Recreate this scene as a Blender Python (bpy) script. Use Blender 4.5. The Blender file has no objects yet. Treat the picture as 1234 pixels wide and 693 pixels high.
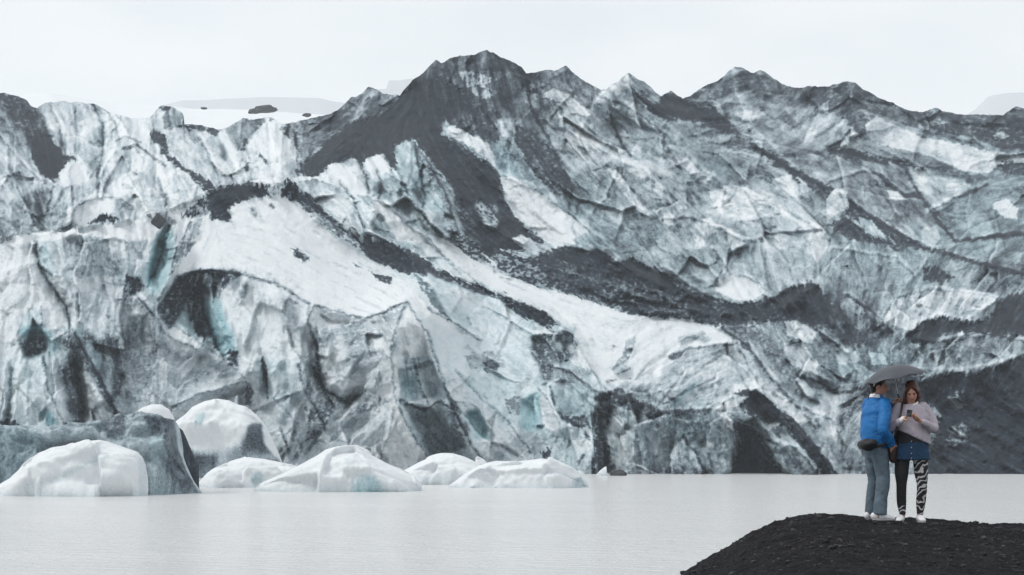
import bpy, bmesh, math, random
import numpy as np
from mathutils import Vector, Matrix, noise as mnoise

R = math.radians
FPX, CX, HY, HC = 85 / 36 * 1234.0, 617.0, 520.0, 4.0     # focal length (px of the photo), principal column, horizon row, eye height

sc = bpy.context.scene
COL = sc.collection

# ------------------------------------------------------------------ camera
cd = bpy.data.cameras.new("camera")
cd.lens = 85; cd.sensor_width = 36; cd.sensor_fit = 'HORIZONTAL'
cd.shift_y = (HY - 346.5) / 1234.0
cd.clip_start = 0.5; cd.clip_end = 40000
cam = bpy.data.objects.new("camera", cd); COL.objects.link(cam)
cam.location = (0, 0, HC); cam.rotation_euler = (R(90), 0, 0)
sc.camera = cam

# ------------------------------------------------------------------ world: overcast sky
w = bpy.data.worlds.new("World"); sc.world = w; w.use_nodes = True
nt = w.node_tree; nt.nodes.clear()
def N(t, **kw):
    n = nt.nodes.new(t)
    for k, v in kw.items(): setattr(n, k, v)
    return n
SUN_EL, SUN_AZ = 48, -112        # azimuth measured from +y towards +x: behind the camera, on the left
sky = N('ShaderNodeTexSky', sky_type='NISHITA', sun_disc=False, sun_elevation=R(SUN_EL), sun_rotation=R(SUN_AZ), air_density=1.0, dust_density=3.0)
tc = N('ShaderNodeTexCoord'); mp = N('ShaderNodeMapping'); mp.inputs['Scale'].default_value = (5, 5, 13.0)
nz = N('ShaderNodeTexNoise'); nz.inputs['Scale'].default_value = 1.6; nz.inputs['Detail'].default_value = 4; nz.inputs['Roughness'].default_value = .5
cr = N('ShaderNodeValToRGB'); cr.color_ramp.elements[0].position = .3; cr.color_ramp.elements[1].position = .72
cr.color_ramp.elements[0].color = (8.9, 9.25, 9.5, 1); cr.color_ramp.elements[1].color = (10.3, 10.4, 10.45, 1)
mx = N('ShaderNodeMix', data_type='RGBA'); mx.inputs[0].default_value = .92
bg = N('ShaderNodeBackground'); bg.inputs['Strength'].default_value = .1
ow = N('ShaderNodeOutputWorld')
L = nt.links.new
L(tc.outputs['Generated'], mp.inputs[0]); L(mp.outputs[0], nz.inputs['Vector']); L(nz.outputs[0], cr.inputs[0])
L(sky.outputs[0], mx.inputs[6]); L(cr.outputs[0], mx.inputs[7]); L(mx.outputs[2], bg.inputs[0]); L(bg.outputs[0], ow.inputs[0])

sl = bpy.data.lights.new("sun", 'SUN'); sl.energy = 1.5; sl.angle = R(16); sl.color = (1, .97, .93)
so = bpy.data.objects.new("sun", sl); COL.objects.link(so)
az, el = R(SUN_AZ), R(SUN_EL)
so.rotation_euler = Vector((-math.sin(az) * math.cos(el), -math.cos(az) * math.cos(el), -math.sin(el))).to_track_quat('-Z', 'Y').to_euler()
sc.view_settings.view_transform = 'Standard'; sc.view_settings.look = 'None'
sc.view_settings.exposure = 0.0; sc.view_settings.gamma = 1
sc.render.engine = 'CYCLES'
sc.cycles.volume_bounces = 4; sc.cycles.max_bounces = 10

# ------------------------------------------------------------------ helpers
def tag(o, label=None, cat=None, group=None, kind=None):
    if label: o["label"] = label
    if cat: o["category"] = cat
    if group: o["group"] = group
    if kind: o["kind"] = kind
    return o

def link(name, me, mat=None, parent=None):
    o = bpy.data.objects.new(name, me); COL.objects.link(o)
    if mat: me.materials.append(mat)
    if parent: o.parent = parent
    return o

def unproj(u, v, D):
    return ((u - CX) * D / FPX, D, HC - (v - HY) * D / FPX)

def grid_mesh(name, P, attrs=None, smooth=True):
    """P: rows x cols x 3 array -> mesh, attrs: dict name -> rows x cols array"""
    r, c = P.shape[:2]
    idx = np.arange(r * c).reshape(r, c)
    q = np.stack([idx[:-1, :-1], idx[:-1, 1:], idx[1:, 1:], idx[1:, :-1]], -1).reshape(-1, 4)
    me = bpy.data.meshes.new(name)
    me.vertices.add(r * c); me.vertices.foreach_set('co', P.reshape(-1).astype(np.float32))
    me.loops.add(q.size); me.loops.foreach_set('vertex_index', q.reshape(-1).astype(np.int32))
    me.polygons.add(len(q)); me.polygons.foreach_set('loop_start', np.arange(0, q.size, 4, dtype=np.int32))
    me.polygons.foreach_set('loop_total', np.full(len(q), 4, dtype=np.int32))
    me.polygons.foreach_set('use_smooth', np.full(len(q), smooth, dtype=bool))
    me.update(calc_edges=True)
    for k, a in (attrs or {}).items():
        at = me.attributes.new(k, 'FLOAT', 'POINT'); at.data.foreach_set('value', a.reshape(-1).astype(np.float32))
    return me

def smst(a, b, x):
    t = np.clip((x - a) / (b - a), 0, 1); return t * t * (3 - 2 * t)

def hash2(ix, iy, s):
    h = (ix.astype(np.int64) * 374761393 + iy.astype(np.int64) * 668265263 + s * 2147483647 + 1013904223) & 0xffffffff
    h = ((h ^ (h >> 13)) * 1274126177) & 0xffffffff
    h = ((h ^ (h >> 16)) * 2246822519) & 0xffffffff
    return ((h ^ (h >> 15)) & 0xffffff) / float(0xffffff)

def gnoise(x, y, s=0):
    ix = np.floor(x); iy = np.floor(y); fx = x - ix; fy = y - iy
    ux = fx * fx * fx * (fx * (fx * 6 - 15) + 10); uy = fy * fy * fy * (fy * (fy * 6 - 15) + 10)
    def g(dx, dy):
        a = hash2(ix + dx, iy + dy, s) * 2 * np.pi
        return np.cos(a) * (fx - dx) + np.sin(a) * (fy - dy)
    a = g(0, 0); b = g(1, 0); c = g(0, 1); d = g(1, 1)
    return (a + (b - a) * ux) * (1 - uy) + (c + (d - c) * ux) * uy      # about -0.7..0.7

def fbm(x, y, o=4, s=0, gain=.5):
    r = 0; a = 1; t = 0
    for i in range(o):
        r = r + a * gnoise(x * 2 ** i + 17.3 * i, y * 2 ** i - 9.1 * i, s + i * 7); t += a; a *= gain
    return r / t

def ridged(x, y, o=4, s=0, gain=.55):
    r = 0; a = 1; t = 0
    for i in range(o):
        r = r + a * (1 - 2.2 * np.abs(gnoise(x * 2 ** i + 5.1 * i, y * 2 ** i + 3.7 * i, s + i * 11))); t += a; a *= gain
    return r / t

def voro(x, y, s=0):
    """F1, F2, random id of the nearest cell"""
    ix = np.floor(x); iy = np.floor(y)
    f1 = np.full(x.shape, 9.); f2 = np.full(x.shape, 9.); cid = np.zeros(x.shape)
    for dx in (-1, 0, 1):
        for dy in (-1, 0, 1):
            cx = ix + dx; cy = iy + dy
            px = cx + hash2(cx, cy, s); py = cy + hash2(cx, cy, s + 5)
            d = np.hypot(px - x, py - y)
            new = d < f1
            f2 = np.where(new, f1, np.minimum(f2, d)); cid = np.where(new, hash2(cx, cy, s + 9), cid); f1 = np.where(new, d, f1)
    return f1, f2, cid

def tps(pts, vals):
    P = np.array(pts, float) / 100.; n = len(P)
    def U(r2): return np.where(r2 > 0, r2 * np.log(r2 + 1e-12), 0)
    K = U(((P[:, None] - P[None]) ** 2).sum(-1)) + np.eye(n) * .02
    A = np.zeros((n + 3, n + 3)); A[:n, :n] = K; A[:n, n] = 1; A[:n, n + 1:] = P; A[n, :n] = 1; A[n + 1:, :n] = P.T
    sol = np.linalg.solve(A, np.r_[np.array(vals, float), 0, 0, 0])
    def f(u, v):
        x = u / 100.; y = v / 100.; r = sol[n] + sol[n + 1] * x + sol[n + 2] * y
        for i in range(n): r = r + sol[i] * U((x - P[i, 0]) ** 2 + (y - P[i, 1]) ** 2)
        return r
    return f

# ------------------------------------------------------------------ survey of the ice front (where each crest, crack, ash band and clean patch lies)
U0, U1, V0, V1 = -70, 1304, 40, 620
GU, GV = np.meshgrid(np.arange(U0, U1, 1.0), np.arange(V0, V1, 1.0))

def blur(a, n=1):
    for _ in range(n):
        p = np.pad(a, 1, mode='edge'); a = (p[:-2, 1:-1] + p[2:, 1:-1] + p[1:-1, :-2] + p[1:-1, 2:] + 2 * a) / 6
    return a

def samp(M, u, v):
    x = np.clip(u - U0, 0, M.shape[1] - 1.001); y = np.clip(v - V0, 0, M.shape[0] - 1.001)
    i = x.astype(int); j = y.astype(int); fx = x - i; fy = y - j
    return (M[j, i] * (1 - fx) + M[j, i + 1] * fx) * (1 - fy) + (M[j + 1, i] * (1 - fx) + M[j + 1, i + 1] * fx) * fy

# direction of the streaks in the ice (degrees, 0 = right, 90 = down)
FLOW = [(20,200,60),(60,150,70),(100,180,75),(150,200,115),(160,240,60),(250,200,60),(330,190,85),(30,260,60),(100,250,110),
 (450,130,130),(410,170,150),(560,200,55),(600,130,75),(560,100,80),(700,200,42),(650,180,60),(800,200,30),(900,250,30),(1000,250,38),(1100,240,45),(1200,260,155),
 (1200,225,160),(1100,165,20),(1200,190,8),(900,120,165),(980,130,140),(700,340,15),(850,372,10),(640,330,20),(910,430,62),(850,450,150),(800,430,145),(950,520,50),(800,540,80),(760,520,85),(860,540,70),
 (1000,320,95),(900,320,75),(820,300,50),(1080,370,110),(1150,370,120),(1180,425,115),(1180,520,30),(1000,430,55),(1050,500,125),(960,400,50),
 (450,330,25),(300,280,18),(400,340,22),(560,350,28),(480,240,65),(520,270,45),(450,240,48),(430,200,60),(225,300,115),(120,310,85),(60,340,62),(20,340,110),(100,370,100),(100,480,68),(40,460,95),(170,440,80),(250,460,152),(330,400,85),(370,420,95),
 (430,410,172),(430,510,140),(400,470,120),(500,400,80),(500,470,85),(500,530,70),(560,480,55),(600,440,20),(600,530,55),(680,450,70),(690,530,90),(650,500,85),(580,380,50),(760,430,145),(720,400,20)]
sx = np.zeros_like(GU); sy = np.zeros_like(GU); sw = np.zeros_like(GU)
for fu, fv, fa in FLOW:
    wt = 1 / ((GU - fu) ** 2 + (GV - fv) ** 2 + 200.) ** 1.5
    sx += wt * math.cos(2 * R(fa)); sy += wt * math.sin(2 * R(fa)); sw += wt
ANG = .5 * np.arctan2(sy, sx) + .35 * fbm(GU / 45, GV / 45, 3, 90)
FDX, FDY = np.cos(ANG), np.sin(ANG)

def lic(src, steps, ds=1.0):
    acc = src.copy(); n = 1
    for sgn in (1, -1):
        u = GU.copy(); v = GV.copy(); pdx, pdy = FDX * sgn, FDY * sgn
        for k in range(steps):
            u = u + pdx * ds; v = v + pdy * ds
            i = np.clip(u - U0, 0, GU.shape[1] - 1).astype(int); j = np.clip(v - V0, 0, GU.shape[0] - 1).astype(int)
            dx = FDX[j, i]; dy = FDY[j, i]; s = np.sign(dx * pdx + dy * pdy); s[s == 0] = 1
            pdx = dx * s; pdy = dy * s
            acc += src[j, i]; n += 1
    return acc / n
def nrm(a): return (a - a.mean()) / (a.std() + 1e-9)

wu = GU + 9 * fbm(GU / 40, GV / 40, 3, 3); wv = GV + 9 * fbm(GU / 40, GV / 40, 3, 4)
LIC_A = nrm(lic(gnoise(GU / 16, GV / 16, 1), 14, 2.0))          # broad folds
LIC_B = nrm(lic(gnoise(GU / 6, GV / 6, 2), 9, 1.6))             # blades
LIC_C = nrm(lic(gnoise(GU / 2.6, GV / 2.6, 3), 7, 1.1))         # fine streaks
RID_A = lic(1 - 3 * np.abs(gnoise(wu / 34, wv / 34, 5)), 8, 2.0)
RID_B = lic(1 - 3 * np.abs(gnoise(wu / 15, wv / 15, 6)), 5, 1.3)
F1, F2, CID = voro(wu / 26, wv / 21, 12)
f1, f2, CID2 = voro(wu / 10, wv / 9, 22)
SPK = fbm(GU / 5, GV / 3.2, 3, 44)
MOT = fbm(GU / 14, GV / 12, 5, 61, .65)
SPK2 = .085 * LIC_B + .35 * fbm(GU / 26, GV / 20, 4, 46, .7)

# tone survey: u, v, dirt (0 clean snow .. 1 bare ash), blueness
TONES_RAW = [(20,150,.55,.1),(20,210,.38,.1),(60,240,.4,.2),(20,260,.4,.1),(80,150,.25,.1),(120,150,.25,.2),(160,170,.14,.1),(150,210,.2,.2),(100,230,.3,.2),(190,220,.18,.1),(230,190,.25,.1),(240,170,.3,.1),(290,200,.25,.1),(340,180,.25,.15),(330,210,.15,.1),
 (400,150,.65,0),(450,120,.6,0),(380,190,.7,0),(600,90,.75,0),(620,130,.68,0),(620,190,.5,.4),(660,110,.62,0),(700,110,.6,0),(690,160,.4,.1),(720,190,.35,.1),(740,120,.38,.1),(780,160,.35,.2),(800,180,.38,.3),(700,240,.5,.4),(730,230,.5,.3),(760,250,.48,.2),(740,290,.5,.35),(800,220,.38,.1),
 (840,180,.5,.3),(860,210,.48,.4),(900,190,.55,.2),(880,250,.3,.1),(820,280,.42,.2),(920,280,.33,.2),(960,280,.3,.2),(900,310,.42,.3),(960,320,.36,.2),(830,320,.45,.3),(1000,310,.4,.3),(1000,160,.45,0),(950,150,.5,0),(1040,220,.48,.1),(1080,240,.55,.1),(1040,300,.4,.4),(1100,320,.38,.4),(1130,260,.5,.4),(1180,250,.5,.4),(1180,290,.42,.5),(1220,290,.5,.4),(1200,320,.55,.3),(1150,330,.4,.3),(1200,345,.5,.2),(1060,340,.42,.3),(1020,350,.5,.3),(1040,390,.55,.2),
 (1150,370,.35,.1),(980,420,.45,.3),(1020,440,.45,.4),(1060,445,.5,.4),(1000,480,.42,.1),(1040,500,.5,.1),(1020,550,.42,.1),(980,470,.42,.2),(860,420,.3,.1),(820,450,.3,.1),(900,460,.3,.1),(760,430,.15,.05),(780,500,.42,.3),(840,510,.42,.4),(800,550,.4,.2),(860,550,.4,.3),(870,530,.45,.3),(940,530,.5,.3),(960,560,.55,.3),
 (470,230,.35,.4),(500,210,.35,.5),(540,260,.5,.3),(520,240,.4,.5),(440,220,.25,.2),(420,240,.2,.3),(480,290,.2,.5),(520,300,.2,.4),(560,300,.2,.1),
 (20,310,.12,.05),(30,350,.12,.05),(70,310,.25,.3),(120,310,.4,.3),(110,350,.32,.2),(150,300,.25,.2),(160,320,.35,.3),(130,380,.35,.1),(170,380,.5,.2),(180,400,.55,.2),(190,420,.5,.1),(20,400,.25,.2),(30,450,.2,.5),(40,480,.2,.4),(10,490,.3,.3),(110,430,.5,.3),(160,450,.6,.1),(120,490,.45,.1),(240,440,.35,.1),(220,470,.35,.1),(270,460,.33,0),(300,490,.35,0),(330,450,.30,.5),(350,480,.34,.3),(320,530,.36,.2),(360,520,.40,.2),(390,540,.45,.1),(370,440,.35,.3),(300,380,.15,.3),(350,400,.25,.1),
 (250,310,.1,.05),(300,280,.06,0),(400,330,.06,0),(450,360,.06,0),(560,380,.2,.5),(400,420,.3,.1),(430,440,.35,.1),(420,470,.25,.05),(440,470,.3,.05),(400,520,.42,.1),(440,520,.38,.05),(500,400,.18,.3),(540,420,.18,.4),(580,420,.28,.4),(600,460,.25,.6),(620,440,.25,.5),(560,460,.28,.5),(640,460,.3,.4),(610,500,.3,.5),(590,540,.35,.3),(630,540,.42,.1),(660,530,.35,.4),(690,540,.35,.4),(680,490,.4,.5),(690,450,.42,.4),(520,520,.45,.3),(545,530,.5,.2),(480,540,.25,.2)]
TONES = [(u, v, d + (.10 if u > 940 and 330 < v < 480 else .06 if u > 940 and v < 330 else .04 if u > 700 else -.10 if (v > 290 and u < 700) else 0), b) for u, v, d, b in TONES_RAW]
num = np.zeros_like(GU); nb = np.zeros_like(GU); den = np.zeros_like(GU)
for tu, tv, td, tb in TONES:
    wt = 1 / ((wu - tu) ** 2 + (wv - tv) ** 2 + 60.) ** 2
    num += wt * td; nb += wt * tb; den += wt
DIRT_SHADE = num / den; BLUE = nb / den

jw = 3.2
EU = GU + jw * 1.6 * fbm(GU / 13, GV / 13, 4, 31, .6) + 1.5 * gnoise(GU / 3, GV / 3, 32)
EV = GV + jw * 1.6 * fbm(GU / 13, GV / 13, 4, 33, .6) + 1.5 * gnoise(GU / 3, GV / 3, 34)

def inside(poly, u, v):
    c = np.zeros(u.shape, bool); n = len(poly)
    for i in range(n):
        x1, y1 = poly[i]; x2, y2 = poly[(i + 1) % n]
        if y1 == y2: continue
        c ^= ((y1 > v) != (y2 > v)) & (u < (x2 - x1) * (v - y1) / (y2 - y1) + x1)
    return c
def box(pts, m):
    a = np.array(pts); u0, v0 = a.min(0) - m; u1, v1 = a.max(0) + m
    return (slice(max(0, int(v0 - V0)), max(0, min(GU.shape[0], int(v1 - V0)))), slice(max(0, int(u0 - U0)), max(0, min(GU.shape[1], int(u1 - U0)))))
def P(s): 
    a = [float(t) for t in s.replace(',', ' ').split()]
    return list(zip(a[::2], a[1::2]))

# patches: outline, darkness (dirt, plus painted shade in caves and on facets), blueness, cover (1 = whole, less = broken by speckles of ice), softness
PATCH = [
# ---- seracs behind, on the left
("0,108 30,116 40,128 50,134 60,158 56,172 45,176 36,184 30,168 18,150 0,128 -70,130 -70,100", .86, 0, .8, 1),
("36,180 48,160 60,163 75,185 84,189 93,192 80,196 70,216 64,219 50,210 40,196", 1, 0, 1, 0),
("42,228 48,236 62,222 60,240 56,258 46,268 41,255", .74, .1, 1, 1),  # dark shade painted onto the left seracs
("-70,268 0,262 40,270 56,276 40,284 0,292 -70,300", .6, .1, .8, 1),
("68,215 80,197 92,195 100,205 108,216 96,222 70,226", .05, 0, 1, 0),
("85,272 92,248 118,238 144,240 140,256 120,258 106,272", .06, 0, 1, 0),
("140,236 158,240 160,258 146,264 138,252", .42, .1, 1, 1),
("104,271 115,264 124,257 133,259 142,263 144,266 120,269", 1, 0, 1, 0),
("180,160 190,157 200,166 205,186 230,205 245,214 264,228 256,238 243,226 224,209 204,196 193,180", .93, 0, .85, 0),
("200,132 210,129 221,137 217,153 199,156 196,140", .58, .2, 1, 0), ("186,134 196,126 206,128 201,133 192,132", .92, 0, 1, 0),  # right face of the block painted greyer, as facet shading
("218,148 240,149 264,156 260,164 240,157 219,155", .8, 0, .8, 0),
("268,159 293,143 312,146 306,165 287,182 276,172", .5, .1, 1, 0),
("262,161 270,156 281,175 290,197 284,199 274,182", .1, .1, 1, 0), ("263,170 272,180 274,197 265,188", .74, .1, 1, 1),
("303,165 318,147 327,143 341,150 353,162 360,181 352,196 325,197 308,182", .13, .05, 1, 1),
("291,142 305,144 323,140 331,143 318,149 308,158 303,150", .7, 0, .9, 0),
("287,180 296,168 299,170 291,182", .88, 0, 1, 0), ("309,185 313,184 324,196 320,198", .82, 0, 1, 0),
("296,198 301,196 299,206 295,206", .7, 0, 1, 0), ("118,150 124,152 126,168 122,180 118,172", .5, .5, 1, 1), ("73,170 79,168 79,186 74,188", .55, .3, 1, 1),
("92,165 97,168 94,188 89,182", .5, .3, 1, 1),("108,122 118,124 133,136 124,140 112,134", .5, .2, 1, 0),("145,178 165,172 168,176 150,182", .6, .1, .8, 0),
# ---- main mountain
("335,156 345,149 400,136 420,120 444,103 462,112 482,116 462,132 430,146 402,165 380,186 362,186 350,168", .66, 0, .62, 0),
("482,112 520,74 587,58 628,78 640,92 626,112 604,132 602,172 575,165 540,150 510,120", .8, 0, .93, 0),
("436,112 444,104 456,108 452,116 440,118", .45, .1, .8, 0),
("372,217 354,208 368,193 385,180 402,160 430,143 460,135 478,118 500,97 530,92 550,103 560,115 567,132 555,140 532,149 532,163 545,170 565,180 590,200 600,210 605,226 612,241 625,262 640,281 656,291 645,300 620,305 604,300 592,312 572,297 560,272 553,250 545,228 535,210 520,195 506,180 499,168 484,171 476,184 476,202 469,206 462,190 455,186 440,192 436,200 424,190 410,196 396,206 386,214", .97, 0, .985, 0),
("552,88 572,84 592,95 594,116 580,120 564,107", .45, .1, .6, 0),
("532,153 548,152 572,164 588,173 602,196 606,210 590,196 570,179 545,166", .14, .05, .95, 0),
("596,145 628,143 634,172 606,174", .47, .2, .9, 1), ("596,172 612,182 630,212 612,216 600,205", .42, .6, 1, 1), ("572,120 584,125 586,150 574,158 566,140", .86, 0, 1, 1),
("622,150 650,163 673,193 686,215 684,234 672,237 655,222 640,206 628,187 620,166", .84, .05, .9, 0),
("603,212 616,213 640,225 660,240 685,258 705,275 726,292 746,316 735,309 716,296 700,293 672,299 655,289 640,276 621,262 609,240", .1, .02, 1, 0),
("615,288 630,283 650,294 670,301 681,313 672,319 650,309 632,301", .2, .02, .95, 0),
("572,245 590,242 602,252 598,276 584,274", .45, .1, .7, 1),
("576,250 566,262 578,300 590,318 566,312 540,290 545,262 556,250", .82, .05, .6, 0),
("592,302 640,310 670,298 712,294 745,317 760,310 778,318 800,330 830,345 852,357 880,366 930,362 955,345 977,339 992,350 1006,370 1012,386 985,397 960,391 930,387 900,391 870,394 840,388 800,386 760,379 720,366 680,354 650,346 625,336 596,322", .93, 0, .66, 0),
("752,318 761,310 780,320 810,340 824,352 790,349 765,336 744,336", .98, 0, 1, 0), ("700,301 712,294 736,308 740,322 705,312", .98, 0, 1, 0), ("756,378 765,371 787,379 778,387", .95, 0, 1, 0), ("672,300 700,296 704,312 690,322 668,312", .95, 0, .95, 0),
("928,365 955,345 977,339 996,358 1010,386 984,392 950,381", .96, 0, .93, 0), ("868,368 900,364 930,366 925,378 890,382", .95, 0, .9, 0),
("398,196 414,197 430,214 450,234 480,261 520,289 560,311 600,331 650,346 700,359 760,380 830,385 868,398 888,416 860,408 830,402 800,398 740,394 700,392 672,387 640,371 600,352 570,336 545,320 525,302 503,292 470,292 446,268 428,238 408,226 380,215 360,219 348,213 384,213", .06, 0, 1, 0),
("446,236 452,250 480,292 500,304 540,330 520,322 485,302 462,292 436,262 430,236", .25, .4, 1, 0),
("476,176 498,170 502,200 508,232 498,236 484,210 478,196", .25, .5, 1, 0), ("440,190 462,184 470,204 456,212 440,204", .1, 0, 1, 0),
("456,214 462,222 470,240 458,244 448,228", .68, .4, 1, 1), ("496,216 502,214 510,232 506,248 500,238", .72, .5, 1, 1), ("512,230 526,226 534,246 524,262 510,248", .25, .6, 1, 1),
("502,175 520,195 540,226 552,252 560,286 548,280 530,240 512,214", .6, .15, .6, 0),
# ---- central slope
("655,113 668,107 686,114 702,128 713,141 700,139 682,124 664,120", .2, .05, 1, 0), ("628,112 642,108 648,122 640,128 630,122", .42, .1, .9, 0),
("708,142 724,111 745,107 768,119 774,136 752,139 730,141", .34, .1, 1, 0),
("741,108 757,88 761,95 763,106 750,109", .2, 0, 1, 0), ("765,95 782,104 797,117 795,123 780,113 768,103", .38, .1, 1, 0),  # pale left facet, greyer right one: facet shading painted in
("634,88 652,86 682,78 724,108 712,124 700,112 686,104 660,104 646,112", .72, 0, .9, 0),
("762,108 774,112 790,128 800,114 808,108 832,117 860,128 881,144 892,162 870,159 850,151 820,146 800,143 783,134", .93, 0, .93, 0),
("672,138 700,160 735,178 770,195 800,226 797,240 782,222 755,204 735,195 705,180 680,160", .24, .05, 1, 0),
("760,200 800,186 812,196 806,214 782,214", .3, .05, 1, 1), ("724,176 738,166 752,182 742,190", .3, .1, 1, 1),
("732,203 740,202 756,222 776,246 790,252 780,262 764,248 748,230", .24, .2, 1, 0),
("693,300 690,288 716,278 736,284 740,300 722,302", .4, .5, 1, 1), ("745,272 790,270 800,284 782,300 752,298", .62, .4, .8, 1),
("853,230 880,227 905,240 922,250 905,263 885,266 865,253", .2, .02, 1, 0), ("870,222 900,226 930,242 960,262 990,278 970,274 940,256 905,238 880,232", .16, .05, 1, 0),
("932,216 960,209 973,225 976,239 950,236 934,227", .2, .1, 1, 0), ("840,205 856,206 858,222 848,222", .22, .1, 1, 0), ("800,178 830,192 848,208 862,224 850,222 826,204 800,192", .27, .05, 1, 0),
("862,350 866,338 880,327 910,340 922,352 905,363 880,361", .1, 0, 1, 0), ("812,232 826,232 826,252 818,254", .26, .1, 1, 0), ("836,266 856,262 868,276 852,284 838,278", .22, .02, 1, 0), ("800,256 812,258 812,272 800,268", .2, .1, 1, 0),
("876,275 892,276 896,296 880,302", .24, .1, 1, 0), ("832,288 848,286 850,298 838,300", .25, .1, 1, 0), ("934,288 946,286 950,300 938,302", .24, .05, 1, 0), ("976,268 994,274 998,300 984,318 972,300", .24, .05, 1, 0),
("836,160 880,170 920,190 958,214 950,214 912,196 880,182 840,172", .42, .1, .6, 0),
# ---- mountain on the right
("823,119 886,78 948,102 1000,102 1020,95 1103,133 1160,136 1226,126 1304,120 1304,184 1200,176 1160,166 1130,160 1090,150 1060,140 1040,131 1010,140 985,128 960,131 920,124 905,108 880,112 862,124 850,130", .74, 0, .92, 0),
("858,126 880,112 906,107 912,120 890,130 868,137", .52, 0, 1, 0), ("884,136 915,127 926,142 900,146", .34, 0, 1, 0), ("876,143 905,150 922,166 916,172 895,161", .3, 0, 1, 0), ("872,88 884,80 892,84 882,94 868,100", .5, .1, 1, 0),
("914,128 950,132 970,148 960,158 930,146", .62, 0, .8, 0), ("958,164 975,141 996,121 1002,140 992,158 966,170", .34, 0, 1, 0), ("925,140 955,152 985,168 975,172 945,160 922,150", .4, .1, 1, 0),
("1005,150 1020,148 1040,166 1050,172 1030,176 1008,168", .38, .05, 1, 0), ("1010,130 1040,134 1048,146 1040,164 1018,146", .8, 0, .9, 0),
("1041,152 1055,141 1080,151 1110,165 1150,172 1180,180 1240,188 1304,196 1304,205 1205,197 1190,209 1160,206 1120,187 1080,179 1050,170", .17, 0, 1, 0),
("1110,158 1118,148 1150,146 1190,148 1234,150 1304,150 1304,190 1234,180 1190,168 1150,164", .84, 0, .9, 0), ("1104,150 1118,146 1148,147 1126,152 1110,160", .5, 0, .9, 0), ("1196,164 1208,158 1218,165 1200,168", .45, 0, .9, 0),
("998,180 1030,181 1060,190 1110,195 1132,206 1110,204 1060,197 1020,192 998,187", .9, 0, .95, 0), ("1090,184 1110,188 1140,200 1170,212 1200,214 1170,218 1130,208 1100,198", .7, .1, .6, 0),
("1198,204 1212,193 1240,197 1304,200 1304,215 1234,213 1210,209", .86, 0, .95, 0), ("1090,204 1120,209 1150,215 1172,223 1140,246 1121,259 1106,232 1093,216", .27, .2, 1, 1),
("1197,245 1212,239 1228,252 1226,265 1210,262 1197,252", .13, .02, 1, 0), ("1112,275 1128,272 1134,288 1124,298 1110,292", .28, .2, 1, 0), ("1068,230 1084,230 1088,240 1074,240", .25, .1, 1, 0),
("905,172 940,190 960,204 1000,224 1040,254 1075,275 1112,295 1134,307 1105,301 1070,287 1050,281 1040,273 1020,261 1000,241 985,231 960,217 935,197 910,183", .86, 0, .85, 0),
("999,271 1015,262 1030,269 1047,283 1080,294 1086,306 1060,293 1030,291 1018,286", .88, 0, .95, 0), ("1034,262 1050,266 1068,286 1052,284 1040,276", .28, .4, 1, 0),
("1008,226 1020,230 1024,250 1014,254 996,268 996,240", .2, 0, 1, 0),
("1082,242 1112,248 1128,268 1112,272 1098,262 1080,262", .62, .05, 1, 1), ("1150,290 1180,284 1216,280 1234,284 1216,286 1180,290", .75, .1, .8, 0), ("1130,296 1150,306 1180,316 1234,322 1304,330 1304,336 1200,326 1150,312", .78, 0, .7, 0),
("1110,322 1130,322 1150,334 1136,342 1116,338", .82, 0, .95, 0), ("1180,312 1200,316 1234,318 1234,332 1200,330", .75, .1, .7, 0),
("1064,386 1080,360 1110,350 1150,352 1202,358 1190,371 1160,376 1150,386 1125,386 1100,399 1084,396", .22, 0, .95, 0), ("1140,349 1170,350 1202,356 1198,362 1168,358", .12, 0, 1, 0), ("1080,392 1104,384 1118,388 1100,398", .13, 0, 1, 0),
("1094,406 1110,388 1135,380 1160,388 1190,385 1202,363 1234,350 1304,340 1304,408 1200,404 1160,400 1135,405 1120,416 1100,416", .94, 0, .95, 0),
("1045,470 1060,452 1096,448 1110,460 1150,450 1200,440 1234,428 1304,420 1304,600 1104,600 1112,560 1124,530 1131,500 1118,486 1100,500 1080,540 1060,520 1052,490", .95, 0, .95, 0),
("1128,416 1160,404 1210,408 1226,416 1200,440 1172,451 1150,445 1128,438", .55, .1, .8, 1), ("1150,430 1162,412 1174,408 1176,424 1166,440", .3, .1, 1, 1), ("1196,424 1214,418 1220,430 1208,442", .35, .05, 1, 1), ("1118,424 1130,420 1130,438 1120,440", .32, .1, 1, 1),
("1140,478 1158,470 1166,488 1156,494", .55, .1, .5, 0), ("1146,514 1160,508 1168,530 1150,540 1140,530", .6, .1, .5, 0),
("998,376 1020,356 1050,366 1064,386 1080,400 1062,413 1020,419 996,402", .76, .05, .85, 0), ("1044,374 1060,374 1076,394 1060,398", .5, .2, 1, 1), ("1010,364 1022,356 1040,372 1052,390 1040,404 1026,390", .55, .15, .8, 0),
("1000,420 1030,418 1036,436 1012,440", .28, .4, 1, 0), ("1046,424 1064,426 1070,440 1050,440", .3, .5, 1, 0),
# ---- lower right front
("690,374 760,384 812,388 852,395 888,413 870,416 834,411 806,428 790,440 770,460 736,462 714,447 690,440 680,420 694,402", .1, 0, 1, 0),
("755,410 766,404 764,424 752,438 760,445 740,452 736,444 750,430", .48, .2, .9, 0),
("800,432 830,418 870,420 894,430 905,450 916,472 880,479 840,481 800,486 782,472", .32, .02, 1, 0), ("770,424 800,404 804,430 790,462 766,462", .14, .1, 1, 1), ("818,406 846,398 858,410 832,422 820,420", .28, .1, 1, 0),
("868,395 910,393 932,408 948,440 938,456 918,430 896,420", .64, .1, .8, 0), ("902,408 914,412 930,440 916,452 906,430", .5, .2, 1, 0),
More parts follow.
